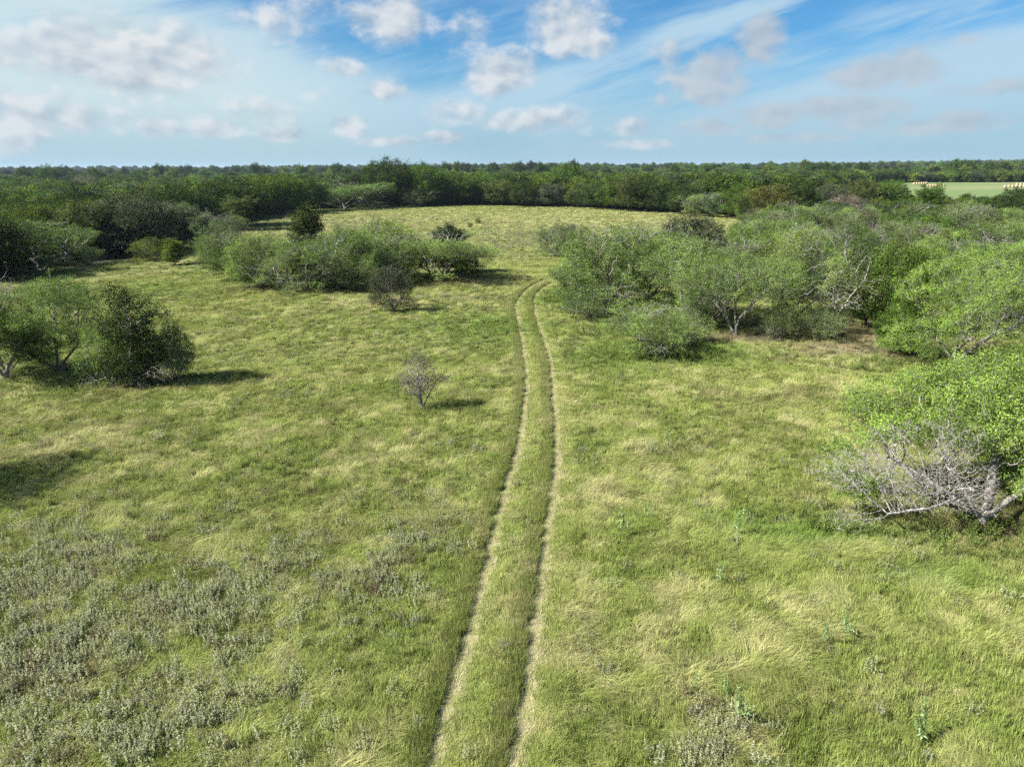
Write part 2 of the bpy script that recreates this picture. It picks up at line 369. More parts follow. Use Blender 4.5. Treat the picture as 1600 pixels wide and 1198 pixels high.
for L, lab in zip(RUTS, ('pale straw wheel rut of the track, western of the pair', 'pale straw wheel rut of the track, eastern of the pair')):
    T = np.gradient(L, axis=0); T /= np.linalg.norm(T, axis=1)[:, None]; Nn = np.stack([T[:, 1], -T[:, 0]], 1)
    V = []; offs = [-0.26, -0.13, -0.03, 0.06, 0.16]
    wob = 1.15 + 0.3 * fbm(np.arange(len(L)) * 0.35, np.zeros(len(L)), 3)
    for o_ in offs:
        p = L + Nn * (o_ * wob)[:, None]; V.append(np.stack([p[:, 0], p[:, 1], hgt(p[:, 0], p[:, 1]) + 0.03 - 0.015 * (1 - ((o_ + .05) / 0.21) ** 2)], 1))
    V = np.array(V); n_ = len(L); ii = np.arange(5 * n_).reshape(5, n_)
    q = np.stack([ii[:-1, :-1], ii[1:, :-1], ii[1:, 1:], ii[:-1, 1:]], -1).reshape(-1, 4)
    tag(obj('path', mesh_np('path', V.reshape(-1, 3), quads=q, smooth=True), [M_STRAW]), lab, kind='structure')

# ------------------------------------------------------------------ tree growth
def sample_env(ells, n, r, gap=0.0, shell=0.45, spray=26):
    """points spread through a union of ellipsoids, more of them towards the outside; a 3-D wave field leaves gaps"""
    vol = np.array([e[3] * e[4] * e[5] for e in ells]); k = r.choice(len(ells), n * 4, p=vol / vol.sum())
    d = r.normal(size=(n * 4, 3)); d /= np.linalg.norm(d, axis=1)[:, None]
    rad = r.random(n * 4) ** shell
    E = np.array(ells)[k]; P = E[:, :3] + d * rad[:, None] * E[:, 3:6]
    ph = r.random(6) * 6.28; s = np.zeros(len(P))
    for j, f in enumerate((1.1, 1.7, 2.6)):
        w = r.normal(size=3); w /= np.linalg.norm(w); s += np.sin(P @ w * f * 1.6 + ph[j]) / (j + 1)
    keep = (s > gap - 1.2) & (P[:, 2] > 0.25)
    P = P[keep][:n]
    # sprays that stick out of the outline
    mr = float(np.median([min(e[3], e[4]) for e in ells])); k = int(spray)
    if k:
        d = r.normal(size=(k, 3)); d[:, 2] = d[:, 2] * .7 + .35; d /= np.linalg.norm(d, axis=1)[:, None]
        cen = np.average(np.array(ells)[:, :3], axis=0, weights=vol); pr = (P - cen) @ d.T; tips = P[pr.argmax(0)] + d * (mr * r.uniform(.12, .42, k))[:, None]
        ls_ = r.random((k, 7, 1)); Q = tips[:, None, :] - d[:, None, :] * ls_ * mr * .5 + r.normal(size=(k, 7, 3)) * mr * .07
        Q = Q.reshape(-1, 3); P = np.concatenate([P, Q[Q[:, 2] > .3]])
    return P
def colonize(A, chains, step, kill, r, jit=0.35, grav=0.0, maxit=110, cap=7000):
    nodes = []; par = []
    for ch in chains:
        ch = np.array(ch, float); prev = -1
        for i in range(len(ch) - 1):
            m = max(1, int(np.linalg.norm(ch[i + 1] - ch[i]) / step))
            for j in range(m + (i == len(ch) - 2)):
                nodes.append(ch[i] + (ch[i + 1] - ch[i]) * j / m + r.normal(size=3) * step * 0.06); par.append(prev); prev = len(nodes) - 1
    N = np.zeros((cap + 2000, 3)); Pn = np.full(cap + 2000, -1); n = len(nodes); N[:n] = nodes; Pn[:n] = par
    D = np.full(len(A), 1e9); I = np.zeros(len(A), int); alive = np.ones(len(A), bool)
    def upd(a, b):
        ids = np.where(alive)[0]
        if b <= a or len(ids) == 0: return
        for c0 in range(a, b, 400):
            c1 = min(b, c0 + 400)
            d = ((A[ids][:, None, :] - N[None, c0:c1, :]) ** 2).sum(2); j = d.argmin(1); dm = np.sqrt(d[np.arange(len(ids)), j])
            k = dm < D[ids]; D[ids[k]] = dm[k]; I[ids[k]] = j[k] + c0
    upd(0, n); used = {}
    for it in range(maxit):
        ids = np.where(alive)[0]
        if len(ids) == 0 or n > cap: break
        S = np.zeros((n, 3)); v_ = A[ids] - N[I[ids]]; v_ /= np.linalg.norm(v_, axis=1)[:, None] + 1e-9
        np.add.at(S, I[ids], v_); act = np.unique(I[ids])
        d = S[act]; d /= np.linalg.norm(d, axis=1)[:, None] + 1e-9
        d += r.normal(size=d.shape) * jit; d[:, 2] += grav; d /= np.linalg.norm(d, axis=1)[:, None]
        m = len(act)
        if n + m > len(N): break
        N[n:n + m] = N[act] + d * step; Pn[n:n + m] = act
        upd(n, n + m); n += m
        alive &= D > kill
    return N[:n], Pn[:n]
def radii(P, tip, e=2.3):
    n = len(P); w = np.zeros(n); ch = np.bincount(P[P >= 0], minlength=n)
    for i in range(n - 1, -1, -1):
        if ch[i] == 0: w[i] += tip ** e
        if P[i] >= 0: w[P[i]] += w[i]
    return w ** (1 / e), ch
def tubes(N, P, rad, thin=0.02, flare=True):
    """branch surface: one tapered piece per internode, five sides for wood and three for twigs"""
    c = np.where(P >= 0)[0]; p = P[c]; V = []; Q = []; T = []; off = 0
    for sides, sel in ((7, rad[c] >= 0.06), (5, (rad[c] >= thin) & (rad[c] < 0.06)), (3, rad[c] < thin)):
        cc = c[sel]; pp = p[sel]
        if len(cc) == 0: continue
        a = N[pp]; b = N[cc]; d = b - a; d /= np.linalg.norm(d, axis=1)[:, None] + 1e-9
        ref = np.where(np.abs(d[:, 2:3]) < 0.9, [[0, 0, 1.0]], [[1.0, 0, 0]])
        s = np.cross(d, ref); s /= np.linalg.norm(s, axis=1)[:, None]; t = np.cross(d, s)
        ang = np.arange(sides) * 2 * math.pi / sides
        ring = np.cos(ang)[None, :, None] * s[:, None, :] + np.sin(ang)[None, :, None] * t[:, None, :]
        rp = np.minimum(rad[pp], rad[cc] * 1.5)
        va = a[:, None, :] - (d * rp[:, None] * 0.3)[:, None, :] + ring * rp[:, None, None]; vb = b[:, None, :] + ring * rad[cc][:, None, None]
        m = len(cc); v_ = np.concatenate([va, vb], 1).reshape(-1, 3)
        i0 = off + np.arange(m)[:, None] * 2 * sides; k = np.arange(sides)[None, :]; k2 = (k + 1) % sides
        Q.append(np.stack([i0 + k, i0 + k2, i0 + sides + k2, i0 + sides + k], -1).reshape(-1, 4))
        V.append(v_); off += len(v_)
    return np.concatenate(V), np.concatenate(Q)
def leaves(C, per, sig, L, Wd, r, droop=0.25, flat=0.75, cen=None, up=0.3):
    """leaf-sized blades around twig nodes C"""
    n = len(C) * per; c = np.repeat(C, per, 0) + r.normal(size=(n, 3)) * np.array([sig, sig, sig * flat])
    d = r.normal(size=(n, 3)); d[:, 2] -= droop
    if cen is not None: d += 0.5 * (c - cen) / (np.linalg.norm(c - cen, axis=1)[:, None] + 1e-6)
    d /= np.linalg.norm(d, axis=1)[:, None]
    nr = r.normal(size=(n, 3)); nr[:, 2] += up * 3
    w = np.cross(d, nr); w /= np.linalg.norm(w, axis=1)[:, None] + 1e-9
    l = L * (0.6 + 0.8 * r.random(n))[:, None]; ww = Wd * (0.6 + 0.8 * r.random(n))[:, None]
    v_ = np.stack([c, c + d * l * 0.45 + w * ww * 0.5, c + d * l, c + d * l * 0.45 - w * ww * 0.5], 1).reshape(-1, 3)
    ph_ = r.random(3) * 6; cl = np.clip(.5 + .28 * np.sin(C @ np.array([2.1, 1.3, .7]) + ph_[0]) + .28 * np.sin(C @ np.array([-1.0, 2.4, 1.9]) + ph_[1]) + .22 * r.normal(size=len(C)), 0, 1); cl = np.repeat(cl, per); va = np.clip(0.42 * r.random(n) + 0.58 * cl, 0, 1)
    return v_, np.arange(4 * n).reshape(-1, 4), np.repeat(va, 4)

PROTO = {}
def grow(key, seed, stems, ells, n_att, step=0.26, kill=0.42, jit=0.35, tip=0.0075, leaf=(0.16, 0.045), per=12, sig=0.20, thr=0.020, gap=0.0, shell=0.45,
         droop=0.25, bark=None, dead=None, merged=False, leafdrop=0.0, grav=0.0, e=2.3, up=0.3, flat=0.75):
    r = np.random.default_rng(seed); A = sample_env(ells, n_att, r, gap, shell)
    N, P = colonize(A, stems, step, kill, r, jit, grav)
    rad, ch = radii(P, tip, e)
    base = N[:, 2] < 0.5; rad = rad * np.where(base, 1 + (0.5 - N[:, 2]) * 0.7, 1)
    V, Q = tubes(N, P, rad)
    tw = np.where((rad < thr) & (N[:, 2] > 0.3))[0]
    if leafdrop > 0: tw = tw[r.random(len(tw)) > leafdrop]
    cen = np.average(np.array(ells)[:, :3], axis=0, weights=np.array(ells)[:, 3])
    LV, LQ, va = leaves(N[tw], per, sig, leaf[0], leaf[1], r, droop, flat, cen, up)
    pc = np.percentile(LV, [1.5, 98.5], axis=0); d = {'w': 0.5 * (pc[1, 0] - pc[0, 0] + pc[1, 1] - pc[0, 1]), 'h': np.percentile(LV[:, 2], 99)}
    if merged:
        me = mesh_np(key, np.concatenate([V, LV]), quads=np.concatenate([Q, LQ + len(V)]), attrs={'var': np.concatenate([np.zeros(len(V)), va])},
                     qmat=np.concatenate([np.zeros(len(Q), np.int32), np.ones(len(LQ), np.int32)]))
        me.materials.append(bark or M_BARK); me.materials.append(M_LEAFI); d['merged'] = me
    else:
        t = mesh_np(key + '_trunk', V, quads=Q, smooth=True); t.materials.append(bark or M_BARK); d['trunk'] = t
        c = mesh_np(key + '_crown', LV, quads=LQ, attrs={'var': va}); c.materials.append(M_LEAF); d['crown'] = c
        if dead:
            A2 = sample_env(dead['ells'], dead['n'], r, dead.get('gap', 0), dead.get('shell', 0.5))
            N2, P2 = colonize(A2, dead['stems'], dead.get('step', 0.2), dead.get('kill', 0.25), r, dead.get('jit', 0.3), dead.get('grav', 0), cap=dead.get('cap', 7000))
            rad2, _ = radii(P2, dead.get('tip', 0.008), dead.get('e', 2.4)); root = np.arange(len(P2))
            for k in range(len(P2)):
                if P2[k] >= 0: root[k] = root[P2[k]]
            d['dead'] = []
            for q in np.unique(root):
                sel = np.where(root == q)[0]
                if len(sel) < 4: continue
                mp = np.full(len(P2), -1); mp[sel] = np.arange(len(sel)); V2, Q2 = tubes(N2[sel], np.where(P2[sel] >= 0, mp[P2[sel]], -1), rad2[sel])
                m2 = mesh_np(key + '_dead', V2, quads=Q2, smooth=True); m2.materials.append(dead.get('mat', M_DEAD)); d['dead'].append(m2)
    PROTO[key] = d
    return d

def lean(a, l, h, base=(0, 0), bend=0.3):
    """a stem leaving the base at azimuth a, reaching l sideways and h up"""
    c, s = math.cos(a), math.sin(a); x, y = base
    return [(x, y, -0.15), (x + c * l * 0.25, y + s * l * 0.25, h * 0.35), (x + c * l * (0.6 + bend * 0.2), y + s * l * (0.6 + bend * 0.2), h * 0.7), (x + c * l, y + s * l, h)]

# mesquites: several stems, airy spreading crown with low skirts
for i in range(6):
    r = np.random.default_rng(100 + i); a0 = r.random() * 6.28; ns = 3 + i % 2
    st = [lean(a0 + k * 6.28 / ns + r.normal() * 0.3, 0.9 + r.random() * 0.7, 1.1 + r.random() * 0.7, (r.normal() * .12, r.normal() * .12)) for k in range(ns)]
    el = [(r.normal() * 0.5, r.normal() * 0.5, 3.5, 2.5, 2.5, 1.6)]
    for k in range(7):
        a = a0 + k * 0.9 + r.normal() * .25; q = 1.5 + r.random() * 1.1
        el.append((math.cos(a) * q, math.sin(a) * q, 1.5 + r.random() * 2.8, 0.9 + r.random() * .8, 0.9 + r.random() * .8, 0.6 + r.random() * .7))
    for k in range(4):
        a = a0 + k * 1.57 + r.normal() * .3; q = 1.2 + r.random() * 1.1
        el.append((math.cos(a) * q, math.sin(a) * q, 0.8 + r.random() * .7, 0.8 + r.random() * .5, 0.8 + r.random() * .5, 0.5 + r.random() * .4))
    grow('mesquite%d' % i, 200 + i, st, el, 3400, step=0.19, kill=0.215, per=22, sig=0.105, leaf=(0.12, 0.024), gap=1.12, shell=0.42, tip=0.0085, thr=0.022,
         dead=dict(ells=[(math.cos(a0 + .5) * 1.6, math.sin(a0 + .5) * 1.6, 3.2, 1.3, 1.3, 1.1), (math.cos(a0 + 3) * 1.7, math.sin(a0 + 3) * 1.7, 1.5, 1.4, 1.4, .9), (0, 0, 4.5, 1.7, 1.7, .8)], n=420, stems=[[(.1, 0, .9), (math.cos(a0 + .5) * .9, math.sin(a0 + .5) * .9, 2.2)], [(0, .1, .3), (math.cos(a0 + 3) * .9, math.sin(a0 + 3) * .9, 1.0)]], step=.17, kill=.20, jit=.22, tip=.0065, mat=M_TWIG))
# live oaks: dense dark rounded crowns down to low skirts
for i in range(4):
    r = np.random.default_rng(300 + i); a0 = r.random() * 6.28
    st = [[(0, 0, -0.2), (0.1, 0, 1.2), (0.15, 0.1, 2.2)], lean(a0, 0.9, 2.4), lean(a0 + 2.5, 0.8, 2.2)]
    el = [(0, 0, 4.3, 3.4, 3.4, 3.0), (0, 0, 2.4, 3.9, 3.9, 1.6)] + [(math.cos(a) * 2.4, math.sin(a) * 2.4, 3.2 + r.random() * 2.0, 1.9, 1.9, 1.7) for a in np.arange(5) * 1.256 + a0]
    grow('oak%d' % i, 400 + i, st, el, 2600, step=0.28, kill=0.33, per=17, sig=0.20, leaf=(0.165, 0.088), thr=0.03, gap=0.2, shell=0.33, bark=M_OAKBARK, tip=0.012, droop=0.1, up=0.5)
# shrubs
for i in range(2):
    r = np.random.default_rng(500 + i); a0 = r.random() * 6.28
    st = [lean(a0 + k * 1.25 + r.normal() * .2, 0.5 + r.random() * .4, 0.6 + r.random() * .4) for k in range(5)]
    el = [(0, 0, 1.3, 1.5, 1.5, 1.1), (0.8, 0.3, 1.0, 0.9, 0.9, 0.8), (-0.7, -0.4, 1.2, 0.9, 0.9, 0.9), (0.1, 0.3, 1.9, 0.8, 0.8, 0.7)]
    grow('shrub%d' % i, 510 + i, st, el, 900, step=0.14, kill=0.19, per=16, sig=0.085, leaf=(0.085, 0.028), thr=0.014, gap=1.0, tip=0.005,
         dead=dict(ells=[(.6, .2, .8, 1.0, .9, .6), (-.6, -.3, .9, 1.0, .9, .6), (0, 0, 1.7, .8, .8, .6)], n=300, stems=[[(0, 0, .1), (.3, .1, .6)], [(0, 0, .1), (-.3, -.2, .6)]], step=.13, kill=.17, tip=.005, mat=M_TWIG))
# upright bushy evergreen
grow('upright', 520, [[(0, 0, -0.2), (0, 0.05, 1.5), (0.05, 0, 3.2), (0, 0, 4.6)]], [(0, 0, 3.2, 1.5, 1.5, 2.4), (0.2, 0.1, 4.7, 1.4, 1.4, 1.2), (-.5, .2, 5.4, .5, .5, .6), (.7, -.2, 5.5, .45, .45, .6), (-.4, .2, 2.0, 1.4, 1.4, 1.3)], 1300,
     step=0.2, kill=0.26, per=30, sig=0.15, leaf=(0.13, 0.06), gap=0.2, thr=0.035, grav=0.12)
# far versions, one mesh each, broader leaf clumps
for i in range(4):
    r = np.random.default_rng(600 + i); a0 = r.random() * 6.28
    el = [(0, 0, 4.4, 3.2, 3.2, 2.8), (0, 0, 2.2, 3.6, 3.6, 1.7)] + [(math.cos(a) * 2.3, math.sin(a) * 2.3, 3.4 + r.random() * 2.2, 1.8, 1.8, 1.5) for a in np.arange(4) * 1.57 + a0]
    grow('far%d' % i, 610 + i, [[(0, 0, -0.4), (0.1, 0, 1.4), (0.1, 0.1, 2.4)]], el, 620, step=0.5, kill=0.66, per=22, sig=0.36, leaf=(0.36, 0.22), thr=0.06, gap=0.1, shell=0.3, bark=M_OAKBARK, tip=0.02, merged=True, droop=0.0, up=0.6)

# ------------------------------------------------------------------ individual trees
PAL = {'mes': (0.160, 0.246, 0.064), 'mesb': (0.185, 0.290, 0.060), 'mesg': (0.140, 0.200, 0.078), 'oak': (0.052, 0.088, 0.024), 'blue': (0.082, 0.108, 0.066),
       'grn': (0.085, 0.148, 0.028), 'yel': (0.135, 0.180, 0.036), 'olv': (0.100, 0.132, 0.044), 'dark': (0.042, 0.070, 0.020), 'brn': (0.105, 0.088, 0.050), 'gry': (0.17, 0.165, 0.13)}
KIND = {'mesquite': ['mesquite0', 'mesquite1', 'mesquite2', 'mesquite3', 'mesquite4', 'mesquite5'], 'oak': ['oak0', 'oak1', 'oak2', 'oak3'], 'shrub': ['shrub0', 'shrub1'], 'upright': ['upright']}
KNAME = {'mesquite': 'mesquite_tree', 'oak': 'oak_tree', 'shrub': 'shrub', 'upright': 'evergreen_tree'}
CAT = {'mesquite': 'tree', 'oak': 'tree', 'shrub': 'shrub', 'upright': 'tree'}
TR = np.random.default_rng(77); SPOTS = []
def place(keys, name, cat, x, y, w, h, colr, label, group=None, rz=None):
    key = keys[TR.integers(len(keys))] if isinstance(keys, list) else keys
    p = PROTO[key]; e = bpy.data.objects.new(name, None); COL.objects.link(e); e.empty_display_size = 0.3
    e.location = (x, y, float(hgt(x, y)) - 0.03); e.rotation_euler = (0, 0, TR.random() * 6.28 if rz is None else rz)
    e.scale = (w / p['w'], w / p['w'], h / p['h'])
    for m2 in p.get('dead', ()): obj('dead_branch', m2, parent=e)
    for part in ('trunk', 'crown'):
        if part in p:
            o = obj(part, p[part], parent=e)
            if part == 'crown':
                j = 0.88 + 0.24 * TR.random(); o.color = (colr[0] * j * (0.93 + .14 * TR.random()), colr[1] * j, colr[2] * j, 1)
    tag(e, label, cat, group); SPOTS.append((x, y, w / 2))
    return e
def tree_px(kind, px, py, ptop, pw, colr, label, group=None):
    b_ = at(px, py); dist = np.hypot(b_[0], b_[1])
    dd = ray(px, ptop); t = dist / np.hypot(dd[0], dd[1]); top = CAM_H + dd[2] * t
    depth = -(CM.T @ (b_ - np.array([0, 0, CAM_H])))[2]
    h = max(0.6, top - b_[2]); w = pw * depth / FPX * (1.12 if kind == 'mesquite' else 1.0)
    return place(KIND[kind], KNAME[kind], CAT[kind], b_[0], b_[1], w, h, PAL[colr] if isinstance(colr, str) else colr, label, group)

GW = 'trees of the wood west of the meadow'; GM = 'mesquite island in the middle of the meadow'; GR = 'mesquites of the thicket east of the track'; GT = 'trees along the far meadow edge'
for a in [
    # wood on the left
    ('mesquite', 62, 421, 346, 150, 'mes', 'light green mesquite on dark spreading limbs at left field edge, leaning over the grass', GW),
    ('oak', 2, 428, 348, 70, 'grn', 'dark green tree cut by the left picture edge beside the spreading mesquite', GW),
    ('oak', 212, 397, 305, 128, 'blue', 'large grey-green domed oak at the corner of the left wood', GW),
    ('oak', 138, 380, 298, 95, 'dark', 'dark oak just behind and left of the grey-green domed oak', GW),
    ('mesquite', 60, 382, 328, 90, 'mesb', 'vivid bright green flat-topped mesquite in front of the left wood', GW),
    ('oak', 282, 363, 292, 95, 'oak', 'dark round oak behind the gap in the grass, left wood', GW),
    ('oak', 97, 366, 302, 46, 'yel', 'yellow-green tree among dark oaks in the left wood', GW),
    ('oak', 368, 354, 281, 105, 'oak', 'broad dark oak at the right end of the left wood', GW),
    ('upright', 376, 360, 307, 52, 'olv', 'olive brown upright tree in front of the broad dark oak', GW),
    ('shrub', 234, 407, 371, 52, 'yel', 'yellowish airy shrub below the grey-green domed oak', GW),
    ('upright', 274, 414, 373, 30, 'yel', 'small upright yellow-green sapling beside the yellowish shrub', GW),
    ('shrub', 295, 390, 366, 32, 'brn', 'small brown dark shrub at the gap in the grass', GW),
    ('shrub', 318, 374, 330, 40, 'gry', 'grey-green half-bare shrub at the foot of the dark oaks', GW),
    ('mesquite', 345, 398, 337, 82, 'mesg', 'greyish mesquite at the rear left end of the middle island', GM),
    ('shrub', 140, 415, 384, 40, 'mesg', 'low grey-green shrub between spreading mesquite and domed oak', GW),
    ('oak', 78, 302, 260, 36, 'grn', 'tall tree cluster breaking the skyline at far left', GW), ('oak', 101, 298, 261, 22, 'blue', 'small lone crown breaking the skyline beside the tall cluster at far left', GW),
    ('oak', 140, 312, 276, 36, 'gry', 'pale grey bare-looking tree in the left wood', GW),
    # island of mesquites in the middle
    ('mesquite', 361, 434, 366, 84, 'mes', 'small mesquite with dark forked trunk at left end of the island', GM),
    ('mesquite', 436, 450, 368, 120, 'mes', 'wide mesquite in the left half of the island', GM),
    ('upright', 486, 436, 323, 50, (0.052, 0.074, 0.026), 'dark bushy evergreen sticking up above the island mesquites', GM),
    ('mesquite', 484, 456, 382, 92, 'mesg', 'low spreading mesquite right under the dark evergreen', GM),
    ('mesquite', 530, 452, 360, 120, 'mes', 'tall mesquite right of the dark evergreen in the island', GM),
    ('mesquite', 585, 436, 346, 110, 'mesb', 'bright topped mesquite at the back of the island', GM),
    ('mesquite', 618, 440, 372, 100, 'mesg', 'grey twiggy mesquite in the middle right of the island', GM),
    ('mesquite', 690, 437, 368, 125, 'mes', 'drooping green mesquite at the right end of the island', GM),
    ('upright', 700, 428, 352, 52, (0.060, 0.082, 0.040), 'dark blue-green bush topping the right end of the island', GM),
    ('shrub', 735, 436, 380, 60, 'grn', 'deep green low bush at the outermost right of the island', GM),
    ('mesquite', 615, 487, 418, 58, (0.075, 0.092, 0.042), 'small dark twiggy mesquite standing in front of the island', GM),
    ('shrub', 410, 448, 410, 60, 'mesg', 'low bush filling the foot of the island on the left', GM),
    ('shrub', 560, 455, 412, 70, 'mesg', 'low bush filling the foot of the island under the tall mesquite', GM),
    # far meadow edge
    ('oak', 408, 338, 276, 60, 'yel', 'yellow-green oak at the left end of the far meadow edge', GT), ('oak', 444, 335, 275, 70, 'grn', 'mid green oak beside the yellow-green one at far edge', GT),
    ('oak', 482, 331, 279, 56, 'oak', 'dark oak left of the pale mesquite on the far edge', GT), ('mesquite', 538, 327, 287, 100, 'mes', 'pale domed mesquite on the far meadow edge', GT),
    ('mesquite', 582, 325, 291, 60, 'mesg', 'grey-green mesquite joined to the pale domed mesquite on the far edge', GT), ('oak', 556, 322, 272, 34, 'dark', 'dark tree behind the pale domed mesquite', GT),
    ('oak', 612, 323, 251, 78, 'oak', 'tallest dark oak of the far edge rising above the horizon', GT), ('oak', 578, 321, 266, 42, 'oak', 'dark shoulder tree left of the tallest oak', GT),
    ('oak', 662, 322, 258, 58, 'grn', 'second tall oak right of the tallest one', GT), ('shrub', 654, 323, 293, 58, 'mesg', 'grey-green rounded bush under the second tall oak', GT),
    ('oak', 712, 320, 272, 66, 'grn', 'round green oak right of the two tall oaks', GT), ('shrub', 686, 320, 299, 28, 'mes', 'pale small bush between second tall oak and round green oak', GT),
    ('shrub', 735, 319, 301, 34, 'oak', 'low dark bush before the far oaks', GT), ('oak', 752, 319, 274, 52, 'grn', 'green oak behind the low dark bush', GT),
    ('oak', 780, 321, 282, 52, 'olv', 'olive oak on the crest of the far meadow', GT), ('oak', 822, 323, 285, 48, 'oak', 'compact dark oak on the far edge above the twin small mesquites', GT),
    ('oak', 862, 323, 288, 55, 'blue', 'grey-green oak right of the compact dark oak', GT), ('oak', 846, 318, 274, 50, 'yel', 'yellowish oak crown behind the grey-green oak', GT),
    ('oak', 886, 316, 257, 44, 'grn', 'tall oak breaking the skyline right of the track', GT), ('oak', 912, 324, 288, 52, 'olv', 'olive oak with low skirt, far edge', GT),
    ('oak', 936, 326, 289, 50, 'oak', 'dark oak next to the olive one with low skirt', GT), ('oak', 902, 318, 277, 44, 'yel', 'light green oak behind the olive one', GT),
    ('oak', 962, 328, 278, 54, 'grn', 'green oak where the far edge starts to fall right', GT), ('oak', 986, 330, 274, 50, 'olv', 'brownish green oak, far edge right part', GT),
    ('oak', 1012, 331, 281, 60, 'dark', 'very dark wide oak, far edge right part', GT), ('oak', 1040, 332, 284, 55, 'oak', 'dark oak right of the very dark wide one', GT),
    ('oak', 1066, 335, 290, 46, 'oak', 'smaller dark oak behind the pale mesquites of the far edge', GT), ('oak', 1096, 333, 281, 62, 'olv', 'broad olive oak behind the pale mesquites of the far edge', GT),
    ('oak', 1126, 332, 283, 50, 'grn', 'last round oak of the far edge on the right', GT), ('mesquite', 1084, 338, 305, 48, 'mes', 'pale mesquite before the far dark oaks, left of two', GT),
    ('mesquite', 1112, 339, 302, 52, 'mesg', 'pale mesquite before the far dark oaks, right of two', GT), ('oak', 1172, 350, 297, 48, 'yel', 'yellow tinged oak at the right meadow corner', GT),
    ('oak', 1204, 356, 290, 66, (0.110, 0.125, 0.036), 'larger yellow-brown oak at the right meadow corner', GT), ('shrub', 1180, 362, 327, 42, 'gry', 'grey bare bush under the yellow tinged oak', GT),
    # twin trees in the meadow
    ('mesquite', 866, 402, 352, 50, 'mesg', 'left and wider of two small mesquites alone in the meadow', 'twin small mesquites in the meadow'),
    ('mesquite', 897, 396, 351, 26, 'gry', 'right and slimmer of two small mesquites alone in the meadow', 'twin small mesquites in the meadow'),
    ('shrub', 735, 356, 347, 8, 'grn', 'left of two tiny green bushes on the open meadow', 'tiny bushes on the open meadow'), ('shrub', 747, 350, 341, 9, 'grn', 'right of two tiny green bushes on the open meadow', 'tiny bushes on the open meadow'),
    # thicket on the right: front row
    ('mesquite', 950, 486, 358, 128, 'mes', 'leafy green mesquite at the left front of the right thicket', GR),
    ('mesquite', 1010, 470, 356, 120, 'mes', 'green mesquite second in the front of the right thicket', GR),
    ('shrub', 886, 448, 414, 56, 'mesg', 'low twiggy bush at the bend of the track', GR),
    ('shrub', 930, 500, 440, 90, 'mesg', 'low bush with bare grey twigs at the thicket foot near the track', GR),
    ('mesquite', 1015, 556, 482, 110, 'mes', 'small half-bare mesquite bush reaching out of the thicket onto the grass', GR),
    ('mesquite', 1075, 498, 372, 120, 'mes', 'mesquite filling the thicket between leafy front and forked trunk', GR),
    ('oak', 1072, 432, 340, 100, 'blue', 'grey-green coarse leaved oak rising behind the thicket front', GR),
    ('shrub', 1078, 540, 492, 74, 'mes', 'light green low bush at the thicket foot left of the forked trunk', GR),
    ('mesquite', 1105, 512, 420, 84, 'mesg', 'small mesquite tucked in behind the leaning limb of the forked trunk', GR),
    ('shrub', 1282, 530, 484, 60, 'mesg', 'grey-green low bush at the foot of the dead snag', GR),
    ('shrub', 1216, 530, 478, 50, 'olv', 'olive bush in the shade right of the forked trunk', GR),
    ('mesquite', 1240, 500, 372, 120, 'mes', 'greyish mesquite between forked trunk and dead snag', GR),
    ('oak', 1392, 520, 384, 92, 'grn', 'dark leafy hackberry wedged between dead snag and bright mesquite', GR),
    ('oak', 1352, 512, 408, 62, 'oak', 'dark green bush behind the dead snag', GR),
    ('oak', 1405, 556, 470, 70, 'grn', 'deep green bush at the foot of the bright mesquite', GR),
    ('upright', 1445, 372, 290, 40, 'grn', 'narrow dark green tree sticking up in the right wood', GR),
    ('oak', 1236, 347, 279, 62, 'oak', 'dark round oak behind the yellow-brown oak', GR), ('oak', 1290, 338, 289, 50, 'blue', 'grey oak before the pasture gap', GR),
    ('oak', 1340, 332, 282, 54, 'olv', 'olive oak left of the pasture', GR), ('oak', 1386, 332, 283, 54, 'grn', 'green oak at the left end of the pasture', GR),
    ('oak', 1320, 345, 306, 60, 'gry', 'greyish bush under the olive oak by the pasture', GR),
    ('oak', 1592, 345, 294, 60, 'oak', 'dark tree before the hay bales at the right edge', GR),
    ]: tree_px(*a)
# shadow caster just outside the left edge of the view
sp_ = at(-185, 786)
place(KIND['mesquite'], 'mesquite_tree', 'tree', sp_[0], sp_[1], 5.0, 4.3, PAL['mes'], 'mesquite beside the meadow whose shadow falls on the left grass')

